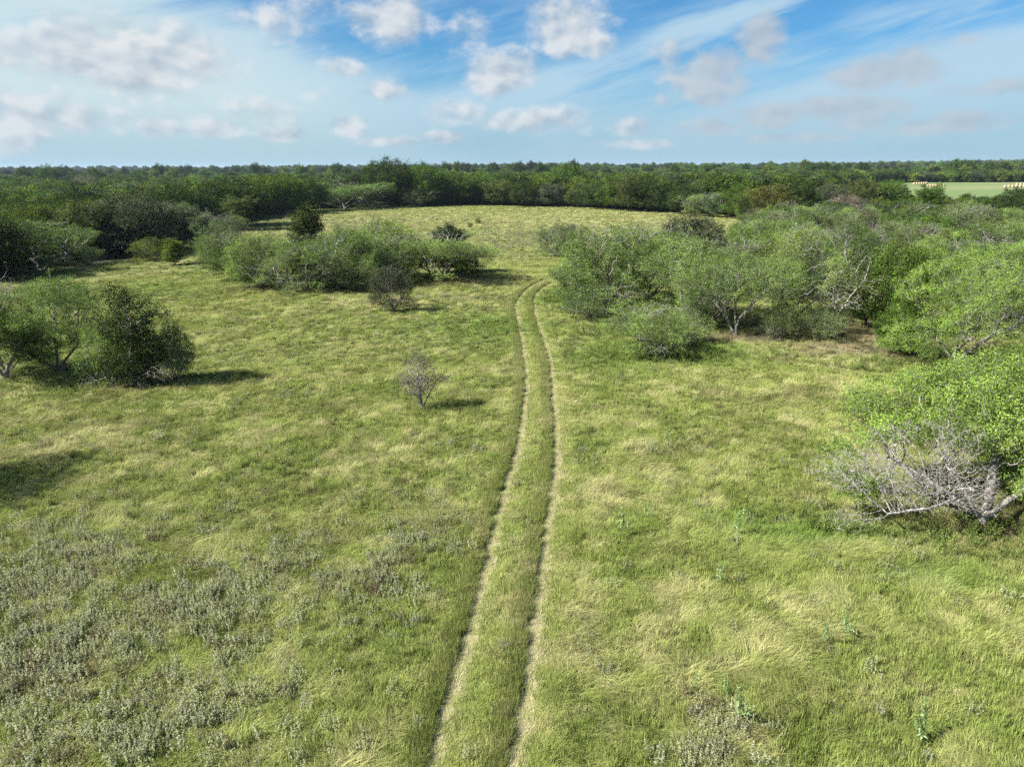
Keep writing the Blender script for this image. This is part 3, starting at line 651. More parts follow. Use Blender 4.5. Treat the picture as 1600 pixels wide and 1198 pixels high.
# hero: big bright mesquite with bleached dead branches, near right
hb = at(1530, 828)
grow('hero_near', 801, [[(0, 0, -.2), (-.05, .05, .5), (-.35, .25, 1.0), (-.7, .6, 1.7), (-.9, 1.0, 2.3)], [(.05, .02, .3), (.25, .2, 1.0), (.5, .6, 1.8), (.9, 1.2, 2.5)], [(0, .05, .45), (-.9, .2, 1.15), (-1.6, .9, 1.6), (-2.4, 1.6, 2.0)], [(.1, 0, .5), (.7, -.1, 1.2), (1.5, 0, 1.7)]],
     [(2.0, 2.2, 3.8, 3.4, 3.0, 2.0), (-1.2, 3.1, 3.5, 2.6, 1.6, 1.3), (2.4, -.2, 2.1, 1.7, 1.3, 1.2), (-3.7, 1.0, 1.2, 1.2, .8, .5), (4.5, 2, 3.0, 2.4, 2.4, 1.6), (-3.7, 2.6, 2.2, 1.1, .9, .7), (-.4, 3.4, 4.2, 1.4, 1.2, .8), (1.4, .2, 3.4, 1.2, .9, .9), (-2.7, 1.3, 3.3, 1.4, .8, .6), (-.6, .6, 3.4, 1.0, .7, .6), (-4.4, .6, 2.0, .8, .6, .4), (2.7, -.4, 1.2, 1.5, 1.1, .8), (1.2, .9, 2.3, 1.1, .7, .7), (3.6, .2, 1.0, 1.6, 1.2, .7)], 8000, step=0.19, kill=0.19, per=24, sig=0.11, leaf=(0.115, 0.027), thr=0.018, gap=0.25, shell=0.4, tip=0.0062, e=2.18, bark=M_PALE,
     dead=dict(ells=[(-2.4, -.3, 2.0, 2.6, 1.1, 1.15), (-4.0, .1, 2.3, 2.1, .9, .9), (-4.8, -.7, .9, 1.1, .5, .45), (-1.6, .3, 3.2, 1.5, .9, .9), (-.6, -.5, 1.5, 1.0, .6, .7), (-3.0, .4, 3.3, 1.3, .7, .6)], n=8500,
               stems=[[(-.15, .0, .6), (-.75, -.05, 1.25), (-1.4, -.2, 1.55), (-2.2, -.3, 1.6)], [(-.2, .1, .9), (-.8, .3, 1.7), (-1.2, .5, 2.2)], [(.1, -.05, .55), (.35, -.25, 1.0), (.5, -.35, .8)], [(-1.0, -.1, 1.35), (-2.2, -.6, 1.2), (-3.6, -.6, 1.0)]], step=0.12, kill=0.10, jit=0.17, grav=-.03, tip=0.0042, e=2.95, mat=M_DEAD, cap=14000))
def hero(key, name, x, y, colr, label, group, rz=0.0):
    p = PROTO[key]; e = place(key, name, 'tree', x, y, p['w'], p['h'], colr, label, group, rz); return e
hero('hero_near', 'mesquite_tree', hb[0], hb[1], (0.185, 0.275, 0.06), 'big mesquite with bleached bare lower branches and pale forked trunk, near right', 'large single mesquites')
# hero: bright full mesquite behind it
b_ = at(1490, 572)
grow('hero_bright', 802, [lean(2.6, 1.4, 2.0), lean(1.0, 1.2, 2.3), lean(-0.4, 1.5, 2.0), lean(4.2, 1.3, 1.5)],
     [(0.3, 0, 4.6, 4.4, 3.6, 2.4), (-2.6, -1.2, 3.0, 2.3, 2.0, 1.7), (2.8, -.8, 3.6, 2.6, 2.2, 1.8), (0, -2.2, 2.6, 2.4, 1.8, 1.6), (-3.4, .5, 1.9, 1.5, 1.5, 1.1), (5, 0, 3.5, 2.2, 2.4, 1.8), (-2.2, -2.2, 1.2, 1.5, 1.1, .8), (.6, -3.0, 1.3, 1.6, 1.0, .8), (3.0, -2.2, 1.5, 1.6, 1.2, .9)], 4600, step=0.22, kill=0.26, per=21, sig=0.11, leaf=(0.12, 0.027), thr=0.02, gap=0.85, shell=0.36, bark=M_PALE,
     dead=dict(ells=[(-.8, -2.8, 3.2, 1.6, .7, 1.2), (2.2, -2.2, 3.6, 1.2, .7, 1.3)], n=420, stems=[[(-.3, -.6, 1.2), (-.6, -1.8, 2.2)], [(.5, -.6, 1.3), (1.6, -1.5, 2.6)]], step=.18, kill=.26, tip=.009))
hero('hero_bright', 'mesquite_tree', b_[0], b_[1], (0.19, 0.285, 0.056), 'full bright yellow-green mesquite behind the one with bleached branches', 'large single mesquites')
# forked trunk mesquite in the middle of the thicket front
b_ = at(1149, 524)
grow('hero_fork', 803, [[(0, 0, -.2), (.03, 0, .7), (.25, .1, 1.3), (.9, .2, 2.1), (1.7, .3, 3.0)], [(-.05, 0, .1), (-.45, .05, .8), (-1.0, .1, 1.7), (-1.7, .3, 2.5)], [(0, .1, .6), (.0, .6, 1.8), (.1, 1.0, 2.8)]],
     [(0, .5, 4.6, 4.6, 3.2, 1.8), (-2.8, .2, 3.6, 2.2, 2.0, 1.4), (2.9, .2, 3.9, 2.2, 2.0, 1.6), (.2, -.6, 3.6, 2.4, 1.6, 1.0), (0, 1.6, 5.2, 2.6, 2.2, 1.3)], 3000, step=0.22, kill=0.27, per=21, sig=0.11, leaf=(0.12, 0.026), gap=0.95, e=2.15, bark=M_PALE,
     dead=dict(ells=[(-1.6, -.8, 2.9, 1.5, .8, 1.2), (1.6, -.6, 2.8, 1.4, .8, 1.0), (.2, -.6, 4.6, 2.6, .8, .8)], mat=M_TWIG, n=600, stems=[[(-.45, .05, .9), (-1.0, -.3, 2.0)], [(.3, .1, 1.4), (1.0, -.2, 2.0)]], step=.18, kill=.26, tip=.007))
hero('hero_fork', 'mesquite_tree', b_[0], b_[1], (0.158, 0.232, 0.060), 'mesquite with a clear forked grey trunk over bare shaded soil', 'large single mesquites')
# left foreground pair
b_ = at(92, 582)
grow('hero_left', 804, [lean(3.4, 1.6, 1.5), lean(0.6, 1.3, 1.7), lean(2.0, 1.0, 1.8), lean(4.6, 1.2, 1.3)],
     [(-.6, .6, 3.6, 3.6, 3.0, 1.9), (1.5, -.4, 3.0, 2.2, 1.9, 1.4), (-3.0, -.5, 2.5, 2.2, 1.8, 1.3), (-.5, 2.2, 4.4, 2.4, 2.0, 1.4), (-.5, -1.2, 1.6, 1.8, 1.0, .8), (-4.2, .4, 3.3, 2, 2, 1.5)], 4200, step=0.2, kill=0.23, per=22, sig=0.11, leaf=(0.12, 0.026), gap=0.65,
     dead=dict(ells=[(-1.8, 0.6, 5.0, 1.4, 1.0, 0.9)], mat=M_TWIG, n=260, stems=[[(-.4, .4, 2.0), (-1.4, .6, 3.8)]], step=.18, kill=.26, tip=.006))
hero('hero_left', 'mesquite_tree', b_[0], b_[1], (0.155, 0.226, 0.064), 'feathery mesquite at the left edge, beside the dark vine-clad bush', 'large single mesquites')
b_ = at(212, 604)
grow('hero_dark', 805, [[(0, 0, -.2), (0, 0, 1.2), (.2, .1, 2.6), (.3, .1, 3.8)], lean(2.9, .9, 1.4), lean(0.2, 1.0, 1.6), lean(4.8, .5, 1.1)],
     [(.1, .1, 3.6, 1.6, 1.5, 1.7), (.3, .2, 2.3, 1.6, 1.5, 1.4), (-.3, .1, 5.0, 1.0, 1.0, .9), (-.9, .1, 5.3, .35, .35, .5), (.5, .1, 5.3, .4, .4, .5), (1.9, .2, 4.3, .9, .5, .35), (1.6, .2, 4.9, .35, .35, .5), (2.5, .2, 2.9, .9, .5, .3), (-1.6, 0, 3.9, .6, .5, .35), (-1.0, -.2, 1.5, 1.0, 1.0, .8), (.1, 0, .9, 1.4, 1.2, .7)], 3000, step=0.18, kill=0.22, per=15, sig=0.12, leaf=(0.10, 0.055), thr=0.018, gap=0.2, shell=0.34, jit=.4,
     dead=dict(ells=[(-1.3, -1.5, .8, 1.2, .5, .6), (2.0, -1.0, 1.1, .9, .6, .5)], n=260, stems=[[(-.2, -.3, .5), (-.9, -1.2, 1.0)], [(.3, -.3, .6), (1.4, -.8, 1.2)]], step=.14, kill=.19, tip=.0055))
hero('hero_dark', 'vine_covered_tree', b_[0], b_[1], (0.046, 0.074, 0.022), 'dark dense vine-clad bush casting a shadow, left foreground', None)
tree_px('mesquite', 12, 592, 446, 130, 'mes', 'mesquite cut by the left picture edge in front of the feathery one', 'large single mesquites')
tree_px('shrub', 158, 600, 512, 66, 'mesb', 'low light green bush in front of the dark vine-clad bush')
tree_px('shrub', 278, 594, 500, 50, 'mesg', 'pale grey-green shrub on the sunless side of the dark vine-clad bush')
# lone twiggy shrub near the track
b_ = at(660, 641)
grow('hero_lone', 806, [lean(1.9, .25, 1.1), lean(0.3, .45, 1.0), lean(3.6, .3, .9)], [(-.2, 0, 1.8, 1.1, .9, .8), (.9, .1, 1.75, .8, .6, .35), (-.3, .1, 2.6, .9, .7, .55), (.1, .1, 1.2, .6, .6, .5), (.4, 0, 2.5, .7, .5, .4)], 900, step=0.11, kill=0.135, per=9, sig=0.07, leaf=(0.06, 0.026), thr=0.011, tip=0.0055, leafdrop=0.15, bark=M_TWIG,
     dead=dict(ells=[(-.25, -.05, 1.6, .9, .8, .9), (-.2, 0, 2.4, .7, .6, .5)], n=1000, mat=M_TWIG, stems=[[(0, 0, .2), (-.1, -.05, .9)]], step=.11, kill=.115, jit=.2, tip=.0065))
hero('hero_lone', 'twiggy_shrub', b_[0], b_[1], (0.13, 0.125, 0.085), 'lone grey twiggy shrub on the open grass beside the track', None)
# dead snag above the thicket
b_ = at(1302, 524)
grow('snag', 807, [[(0, 0, -.2), (.1, 0, 1.5), (.9, .2, 2.8), (1.9, .4, 4.0)], [(.3, 0, 2.0), (-.6, -.3, 3.2)]], [(1.2, .6, 3.2, 2.6, 2.0, 1.6), (-.5, .4, 2.4, 1.6, 1.4, 1.2)], 420, step=.22, kill=.34, per=8, sig=.16, leaf=(.15, .05), gap=.6, bark=M_DEAD,
     dead=dict(ells=[(.3, .2, 6.3, .5, .4, .6), (1.1, .1, 5.4, .6, .4, .5), (2.1, .3, 5.4, .5, .4, .7), (-.6, -.6, 3.0, 1.4, .7, .9), (.7, -.5, 2.6, 1.2, .6, .8)], n=330,
               stems=[[(1.9, .4, 3.9), (1.3, .3, 4.6), (.5, .2, 5.2), (.2, .2, 5.9), (.1, .2, 6.9)], [(1.9, .4, 4.0), (2.1, .4, 4.7), (2.2, .4, 5.6)], [(1.2, .3, 4.7), (1.4, .2, 5.4), (1.9, .1, 6.1)], [(.2, 0, 1.8), (-.4, -.4, 2.6)], [(.4, .1, 2.2), (.8, -.3, 2.5)]], step=.17, kill=.21, jit=.22, tip=.009))
hero('snag', 'dead_snag_tree', b_[0], b_[1], (0.12, 0.15, 0.05), 'bleached dead snag with twisted bare limbs sticking out of the thicket', None)

# ------------------------------------------------------------------ filling the woods
def poisson(xs, ys, rr, pre):
    out = []; cells = {}; cs = 8.0
    def near(x, y, r):
        cx, cy = int(x // cs), int(y // cs); k = int(math.ceil((r + 6) / cs))
        for i in range(cx - k, cx + k + 1):
            for j in range(cy - k, cy + k + 1):
                for (a, b, c) in cells.get((i, j), ()):
                    if (a - x) ** 2 + (b - y) ** 2 < (r + c) ** 2 * 0.40: return True
        return False
    for (a, b, c) in pre: cells.setdefault((int(a // cs), int(b // cs)), []).append((a, b, c))
    for x, y, r in zip(xs, ys, rr):
        if near(x, y, r): continue
        cells.setdefault((int(x // cs), int(y // cs)), []).append((x, y, r)); out.append((x, y, r))
    return out
THICK = poly_px([(1120, 452), (1170, 405), (1215, 362), (1260, 338), (1400, 326), (1720, 326), (1760, 420), (1720, 520), (1500, 500), (1420, 470), (1330, 470), (1200, 465)])
r = np.random.default_rng(900); n = 6000
px_ = r.uniform(THICK[:, 0].min(), THICK[:, 0].max(), n); py_ = r.uniform(THICK[:, 1].min(), THICK[:, 1].max(), n)
k = inside(THICK, px_, py_); px_, py_ = px_[k], py_[k]
fill = poisson(px_, py_, r.uniform(2.2, 3.6, len(px_)), SPOTS)
fill.sort(key=lambda p: p[0] ** 2 + p[1] ** 2)
for (x, y, q) in fill[:125]:
    d = math.hypot(x, y)
    oc = ['olv', 'blue', 'olv', 'grn'][r.integers(4)]; mc = ['mes', 'mes', 'mesg', 'mesb', 'grn', 'olv'][r.integers(6)]; ow = {'olv': 'olive', 'blue': 'grey-green', 'grn': 'mid green'}[oc]; mw = {'mes': 'light green', 'mesg': 'greyish green', 'mesb': 'bright green', 'grn': 'deep green', 'olv': 'olive green'}[mc]; dw = 'front half' if d < 95 else 'back half'
    if d > 105 and r.random() < 0.6: place(KIND['oak'], 'oak_tree', 'tree', x, y, q * 2.3, 3.6 + r.random() * 2.0, PAL[oc], ow + ' scrub tree in the wood before the pasture', ow + ' scrub trees before the pasture')
    else: place(KIND['mesquite'], 'mesquite_tree', 'tree', x, y, q * (1.9 + .8 * r.random()), 3.4 + r.random() * 3.0, PAL[mc], mw + ' mesquite in the ' + dw + ' of the thicket east of the track', mw + ' mesquites in the ' + dw + ' of the thicket')
# woods all around: the nearest trees singly, the rest as one wood
def ring(n, r0, r1, a=47):
    th = R(1) * r.uniform(-a, a, n); rr = np.sqrt(r.uniform(r0 * r0, r1 * r1, n)); return rr * np.sin(th), rr * np.cos(th), rr
x, y, rr = ring(30000, 55, 650)
k = ~inside(FIELD, x, y) & ~inside(PASTURE, x, y) & ~inside(THICK, x, y)
az = np.degrees(np.arctan2(x, y)); k &= ~((az > 1) & (rr < 160)); k &= ~((az > 17) & (rr < 330) & (rr > 230))
x, y, rr = x[k], y[k], rr[k]
pts = poisson(x, y, r.uniform(2.6, 4.8, len(x)), SPOTS)
pts.sort(key=lambda p: p[0] ** 2 + p[1] ** 2)
ind = pts[:120]; rest = pts[120:]
for (px0, py0, q) in ind:
    w = px0 < 0
    c_ = ['oak', 'grn', 'dark', 'blue', 'olv', 'yel', 'grn', 'mesg'][r.integers(8)]
    cw = {'oak': 'dark green', 'grn': 'mid green', 'dark': 'very dark green', 'blue': 'grey-green', 'olv': 'olive', 'yel': 'yellow-green', 'mesg': 'pale feathery green'}[c_]; sd_ = 'western' if w else 'eastern'
    place(KIND['mesquite'] if c_ == 'mesg' else KIND['oak'], 'mesquite_tree' if c_ == 'mesg' else 'oak_tree', 'tree', px0, py0, q * 2.3, 5.2 + r.random() * 2.6, PAL[c_], cw + ' tree crown in the mass of the ' + sd_ + ' wood', cw + ' trees inside the ' + sd_ + ' wood')
LOW = [(a, b, 0.52 + .16 * r.random()) for (a, b, q) in fill[125:]]
P3 = LOW + [(a, b, 0.8 + 0.30 * q / 3.0 * (0.8 + 0.5 * r.random())) for (a, b, q) in rest]
x, y, rr = ring(17000, 650, 1500); P3 += list(zip(x, y, r.uniform(1.0, 1.6, len(x))))
x, y, rr = ring(26000, 1500, 3600); P3 += list(zip(x, y, r.uniform(1.3, 2.2, len(x))))
P3 = np.array(P3); k = ~inside(PASTURE, P3[:, 0], P3[:, 1]); P3 = P3[k]

def scatter(name, P, scale, rot, pick, tint, protos, label, cat=None, kind='stuff'):
    """one object: points carrying their own turn, size, colour and kind, with a mesh instanced on each"""
    me = mesh_np(name, P, attrs={'psc': scale, 'rot': rot, 'tint': tint, 'pick': pick.astype(float)})
    o = obj(name, me); tag(o, label, cat, kind=kind)
    ng = bpy.data.node_groups.new(name, 'GeometryNodeTree'); ng.interface.new_socket('Geometry', in_out='INPUT', socket_type='NodeSocketGeometry'); ng.interface.new_socket('Geometry', in_out='OUTPUT', socket_type='NodeSocketGeometry')
    N = ng.nodes; Lk = ng.links; gi = N.new('NodeGroupInput'); go = N.new('NodeGroupOutput'); jn = N.new('GeometryNodeJoinGeometry')
    for p in protos:
        oi = N.new('GeometryNodeObjectInfo'); oi.inputs['Object'].default_value = p; oi.inputs['As Instance'].default_value = False; oi.transform_space = 'ORIGINAL'
        ti = N.new('GeometryNodeGeometryToInstance'); Lk.new(oi.outputs['Geometry'], ti.inputs[0]); Lk.new(ti.outputs[0], jn.inputs[0])
    def na(nm, ty):
        a = N.new('GeometryNodeInputNamedAttribute'); a.data_type = ty; a.inputs[0].default_value = nm; return a.outputs[0]
    ip = N.new('GeometryNodeInstanceOnPoints'); mp = N.new('GeometryNodeMeshToPoints'); Lk.new(gi.outputs[0], mp.inputs[0])
    Lk.new(mp.outputs[0], ip.inputs['Points']); Lk.new(jn.outputs[0], ip.inputs['Instance']); ip.inputs['Pick Instance'].default_value = True
    ri = N.new('FunctionNodeFloatToInt'); Lk.new(na('pick', 'FLOAT'), ri.inputs[0]); Lk.new(ri.outputs[0], ip.inputs['Instance Index'])
    er = N.new('FunctionNodeEulerToRotation'); Lk.new(na('rot', 'FLOAT_VECTOR'), er.inputs[0]); Lk.new(er.outputs[0], ip.inputs['Rotation'])
    Lk.new(na('psc', 'FLOAT_VECTOR'), ip.inputs['Scale']); Lk.new(ip.outputs[0], go.inputs[0])
    md = o.modifiers.new('scatter', 'NODES'); md.node_group = ng
    return o
def holder(me):
    return bpy.data.objects.new(me.name, me)       # geometry source only, never linked to the scene
n = len(P3); z = hgt(P3[:, 0], P3[:, 1]) - 0.1
fc = np.array([PAL[c] for c in ('oak', 'grn', 'dark', 'blue', 'grn', 'grn', 'oak', 'yel')])
big = fbm(P3[:, 0] / 60, P3[:, 1] / 60, 2)
ci = np.clip(r.integers(0, 8, n), 0, 7); tint = fc[ci] * r.uniform(0.65, 1.35, n)[:, None] * (0.65 + 0.8 * big)[:, None]
ss_ = np.stack([P3[:, 2], P3[:, 2], P3[:, 2] * r.uniform(0.75, 1.1, n)], 1)
# keep the nearer trees low enough that the canopy shows from above
dd = np.hypot(P3[:, 0], P3[:, 1]); ss_[:, 2] = np.minimum(ss_[:, 2], 1.25) * np.where(dd < 300, 0.92, 1.0) * np.where(dd > 600, 1 + .9 * np.clip(r.normal(size=n) - 1.2, 0, 1), 1) * (.8 + .4 * fbm(P3[:, 0] / 150, P3[:, 1] / 150, 2))
scatter('far_woodland', np.stack([P3[:, 0], P3[:, 1], z], 1), ss_, np.stack([np.zeros(n), np.zeros(n), r.uniform(0, 6.28, n)], 1), r.integers(0, 4, n), tint, [holder(PROTO['far%d' % i]['merged']) for i in range(4)], 'dark green woodland stretching back to the horizon', 'woodland')

# ------------------------------------------------------------------ hay bales
m_, g = new_mat('hay'); tc = g.n('ShaderNodeTexCoord'); n_ = g.noise(tc.outputs['Object'], 5, 5, 0.7)
c = g.mix(n_, (0.24, 0.18, 0.10), (0.35, 0.28, 0.17)); b = g.n('ShaderNodeBsdfPrincipled'); g.put(b.inputs['Base Color'], c); b.inputs['Roughness'].default_value = 1.0; finish(g, b.outputs[0]); M_HAY = m_
def bale_mesh():
    k = 20; prof = [(0, .0), (.45, .03), (.70, .05), (.76, .10), (.77, .3), (.77, 1.2), (.76, 1.42), (.70, 1.47), (.45, 1.49), (0, 1.52)]
    V = []; 
    for (q, s) in prof:
        for j in range(k): a = j * 6.2832 / k; V.append((s - .76, q * math.cos(a), .76 + q * math.sin(a) * (.96 if math.sin(a) > 0 else 1)))
    ii = np.arange(len(V)).reshape(len(prof), k)
    q = np.stack([ii[:-1], np.roll(ii[:-1], -1, 1), np.roll(ii[1:], -1, 1), ii[1:]], -1).reshape(-1, 4)
    return mesh_np('hay_bale', V, quads=q, smooth=True)
BM = bale_mesh(); BM.materials.append(M_HAY)
ROWS = [((1428, 289.5), (1447, 288.5), 6, 'the bale row farthest out on the pasture'), ((1449, 293.5), (1474, 292.5), 7, 'the bale row behind the narrow dark tree'), ((1570, 294.5), (1600, 293.5), 6, 'the front bale row by the right edge'), ((1589, 290.5), (1612, 290), 5, 'the rear bale row by the right edge'), ((1297, 297), (1309, 296.5), 4, 'the bale row in the gap between oaks')]
for (p0, p1, m, lab) in ROWS:
    a, b_ = at(*p0), at(*p1); dv = (b_ - a)[:2]; L_ = np.linalg.norm(dv); rz = math.atan2(dv[1], dv[0])
    for j in range(m):
        t = j / max(1, m - 1); q = a + (b_ - a) * t
        o = obj('hay_bale', BM, loc=(q[0], q[1], float(hgt(q[0], q[1])) + 0.36)); o.rotation_euler = (0, 0, rz + TR.normal() * .08)
        s_ = .84 + .06 * TR.random(); o.scale = (s_, s_, s_)
        tag(o, ['first', 'second', 'third', 'fourth', 'fifth', 'sixth', 'seventh'][j] + ' hay bale from the left in ' + lab, 'hay bale', 'bales in ' + lab)

# ------------------------------------------------------------------ grass
def tuft(name, seed, n, rad, L, lean_, spread, width, mat, stiff=1.0):
    q = np.random.default_rng(seed)
    a = q.random(n) * 6.28; rr = rad * np.sqrt(q.random(n)); bx = rr * np.cos(a); by = rr * np.sin(a)
    az = q.normal(size=n) * spread; l = L * q.uniform(0.55, 1.25, n); le = np.clip(lean_ + q.normal(size=n) * 0.22, 0.02, 1.25)
    wd = width * q.uniform(0.6, 1.3, n); V = np.zeros((n, 7, 3)); ts = [0, .4, .75, 1.0]
    tw = az + 1.57 + q.normal(size=n) * .5
    for i, t in enumerate(ts):
        out = l * le * (t ** 1.5) * 0.95; up = l * (t - 0.55 * le * t * t) * (1 - 0.25 * le)
        up = np.maximum(up, 0.02)
        cx = bx + np.cos(az) * out; cy = by + np.sin(az) * out; w = wd * (1 - t * 0.75) * 0.5
        if i < 3:
            V[:, 2 * i] = np.stack([cx - np.cos(tw) * w, cy - np.sin(tw) * w, up], 1); V[:, 2 * i + 1] = np.stack([cx + np.cos(tw) * w, cy + np.sin(tw) * w, up], 1)
        else: V[:, 6] = np.stack([cx, cy, up], 1)
    V[:, :2, 2] = -0.03
    o7 = np.arange(n)[:, None] * 7
    Q = np.concatenate([o7 + np.array([[0, 1, 3, 2]]), o7 + np.array([[2, 3, 5, 4]])]); T = o7 + np.array([[4, 5, 6]])
    me = mesh_np(name, V.reshape(-1, 3), quads=Q, tris=T, attrs={'along': np.tile([0, 0, .4, .4, .75, .75, 1.0], n), 'var': np.repeat(q.random(n), 7)})
    me.materials.append(mat); return holder(me)
TUFTS = [tuft('tuft_a', 1, 90, .22, .27, .45, .9, .011, M_GRASS), tuft('tuft_b', 2, 90, .26, .34, .75, .55, .011, M_GRASS), tuft('tuft_c', 3, 80, .26, .45, .95, .40, .010, M_GRASS), tuft('tuft_d', 4, 90, .24, .21, .35, 1.6, .012, M_GRASS),
         tuft('tuft_e', 5, 60, .24, .52, 1.05, .30, .009, M_GRASS), tuft('tuft_f', 6, 110, .30, .24, .6, 1.2, .011, M_GRASS), tuft('tuft_g', 7, 70, .10, .30, .18, 1.6, .011, M_GRASS)]
GR_ = np.array([0.150, 0.204, 0.048]); YG = np.array([0.228, 0.264, 0.086]); ST = np.array([0.31, 0.305, 0.15]); BR = np.array([0.17, 0.13, 0.085]); LUSH = np.array([0.105, 0.185, 0.036])
GREEN = [(1040, 556, 4.5, 2.2, 1), (1100, 545, 3.5, 1.2, .9), (770, 512, 5, 4, .65), (1290, 830, 3.0, 1.0, .9), (1190, 815, 2.0, .9, .7), (885, 468, 3.5, 4, 1), (420, 440, 6, 2.5, .6), (250, 455, 8, 5, .35), (1480, 900, 3, 1, .5), (960, 560, 3, 4, .6)]
STRAW = [(120, 700, 7, 4, .85), (40, 650, 6, 3, .7), (300, 640, 6, 3, .35), (1150, 1020, 3, 1.6, .35), (1450, 1080, 3.5, 1.6, .4), (1000, 1000, 2.0, 1.2, .45), (780, 440, 7, 5, .5), (850, 345, 60, 45, 1.0), (620, 345, 60, 50, .9), (1330, 560, 6, 3, .6), (620, 470, 10, 4, .6), (1100, 620, 8, 5, .25), (480, 700, 6, 4, .3), (1380, 700, 4, 4, .3)]
SILV = [(200, 1000, 3.6, 2.2, 1), (420, 920, 3.2, 2.2, .9), (60, 900, 3.5, 2.5, .9), (120, 1130, 3, 1.6, 1), (580, 890, 2.0, 2.2, .6), (640, 850, 2.0, 2.0, .4), (330, 1120, 2.2, 1.2, .7), (880, 375, 20, 14, .9), (780, 385, 16, 10, .6), (1115, 1130, .8, .6, 1), (1110, 1190, .7, .5, 1), (430, 620, 3, 1.0, .6), (700, 470, 7, 2, .5), (180, 690, 3, 1, .5), (1040, 690, 2, 1, .3), (300, 330, 1, 1, 0), (480, 350, 30, 20, .25)]
def band(dens, r0, r1, q):
    A_ = 42.0; area = R(A_) * (r1 * r1 - r0 * r0); n = int(area * dens)
    th = R(1) * q.uniform(-A_, A_, n); rr = np.sqrt(q.uniform(r0 * r0, r1 * r1, n)); return np.stack([rr * np.sin(th), rr * np.cos(th), rr], 1)
q = np.random.default_rng(42)
GP = np.concatenate([band(40, 8.5, 24, q), band(23, 24, 46, q), band(9, 46, 95, q), band(2.2, 95, 285, q)])
EX = []
for L in RUTS:
    T = np.gradient(L, axis=0); T /= np.linalg.norm(T, axis=1)[:, None]; d = np.r_[0, np.cumsum(np.linalg.norm(np.diff(L, axis=0), axis=1))]
    m = int(d[-1] * 46); s = q.uniform(0, d[-1], m); off = np.where(q.random(m) < .6, -q.uniform(.33, .80, m), q.uniform(.22, .8, m))
    ex = np.interp(s, d, L[:, 0]) + np.interp(s, d, T[:, 1]) * off; ey = np.interp(s, d, L[:, 1]) - np.interp(s, d, T[:, 0]) * off; EX.append(np.stack([ex, ey, np.hypot(ex, ey)], 1))
GP = np.concatenate([GP] + EX)
GP = GP[inside(FIELD, GP[:, 0], GP[:, 1]) | (GP[:, 2] < 90)]
x, y, rr = GP.T
rd = np.full(len(x), 9.0); ls = np.zeros(len(x))
nearm = (np.abs(x) < 16) & (y < 95)
for L in RUTS:
    d, s, w_ = seg_dist(L, x[nearm], y[nearm]); t_ = rd[nearm]; kk = d < t_; l_ = ls[nearm]; l_[kk] = (s * d)[kk]; ls[nearm] = l_; rd[nearm] = np.minimum(t_, d)
ba = gpatch(BARE, x, y)
wig = 0.08 * (fbm(x * 1.5, y * 1.5, 2) - .5)
keep = ((ls < -0.30 + wig) | (ls > 0.18 + wig) | (rd > 1.0)) & (q.random(len(x)) > ba * 0.9)
x, y, rr, rd, ls, ba = x[keep], y[keep], rr[keep], rd[keep], ls[keep], ba[keep]; n = len(x)
nA = fbm(x / 7 + 1, y / 7 + 5, 4); nB = fbm(x / 1.6 + 9, y / 1.6 + 2, 3); nC = fbm(x / 20 + 31, y / 20 + 12, 3); nD = fbm(x / 0.55 + 3, y / 0.55, 2)
gm = gpatch(GREEN, x, y); sm = gpatch(STRAW, x, y); vm = gpatch(SILV, x, y)
f = np.clip(0.55 + 0.5 * (nA - 0.5) + 1.0 * (nB - 0.5) + 1.2 * (nD - .5) + 0.3 * (nC - .5) + 0.4 * sm - 0.2 * gm, 0, 1)[:, None]
tint = GR_ * (1 - f) + YG * f
s2 = np.clip(1.5 * (0.36 * sm + 0.5 * (nB - 0.5) + 1.0 * (nD - .5)) - 0.10 + 0.40 * (f[:, 0] - .6), 0, 0.65)[:, None]; tint = tint * (1 - s2) + ST * s2
g2 = np.clip(gm * 1.1 + 0.8 * (nB - 0.5), 0, 1)[:, None] * (gm > 0.08)[:, None]; tint = tint * (1 - g2) + LUSH * g2
b2 = np.clip(ba * 1.2, 0, .8)[:, None]; tint = tint * (1 - b2) + BR * b2
tint *= (0.68 + 0.64 * q.random(n))[:, None]
far = sst(rr, 40, 130)
hv = 0.68 + 0.6 * np.clip(nB * 0.65 + nA * 0.35, 0, 1)
sc = q.uniform(0.75, 1.2, n) * (1 + 0.75 * far); sc = np.where(rd < .85, sc * .9, sc); szz = sc * hv * (1 - 0.45 * far)
edge = (rd < 0.65) & (ls < 0); szz = np.where(edge, np.maximum(szz, .95) * 1.5, szz)
mid = (rd < 0.7) & (ls > 0); szz = np.where(mid, szz * 0.75, szz)
yaw = (fbm(x / 2.2 + 50, y / 2.2 + 20, 3) - 0.5) * 12 + q.normal(size=n) * 0.95
yaw = np.where(rd < 0.75, 1.57 + q.normal(size=n) * .9, yaw); pk = np.zeros(n, int); lod = np.clip(0.42 + 0.9 * (nB - .5) + 0.4 * (nA - .5) + .2 * s2[:, 0] + .25 * q.normal(size=n), 0, 1)
pk = np.where(lod > .62, np.where(q.random(n) > .5, 4, 2), np.where(lod > .35, np.where(q.random(n) > .5, 1, 5), np.where(q.random(n) > .6, 3, 0)))
pk = np.where(rd < 0.85, 6, pk); tint = np.where((rd < .62)[:, None] & (ls < 0)[:, None], tint * .68, tint)  # shade at each rut's left edge painted in by darkening the grass tint
scatter('meadow_grass', np.stack([x, y, hgt(x, y)], 1), np.stack([sc, sc, szz], 1), np.stack([q.normal(size=n) * .08, q.normal(size=n) * .08, yaw], 1), pk, tint, TUFTS, 'long matted yellow-green grass covering the meadow', 'grass')
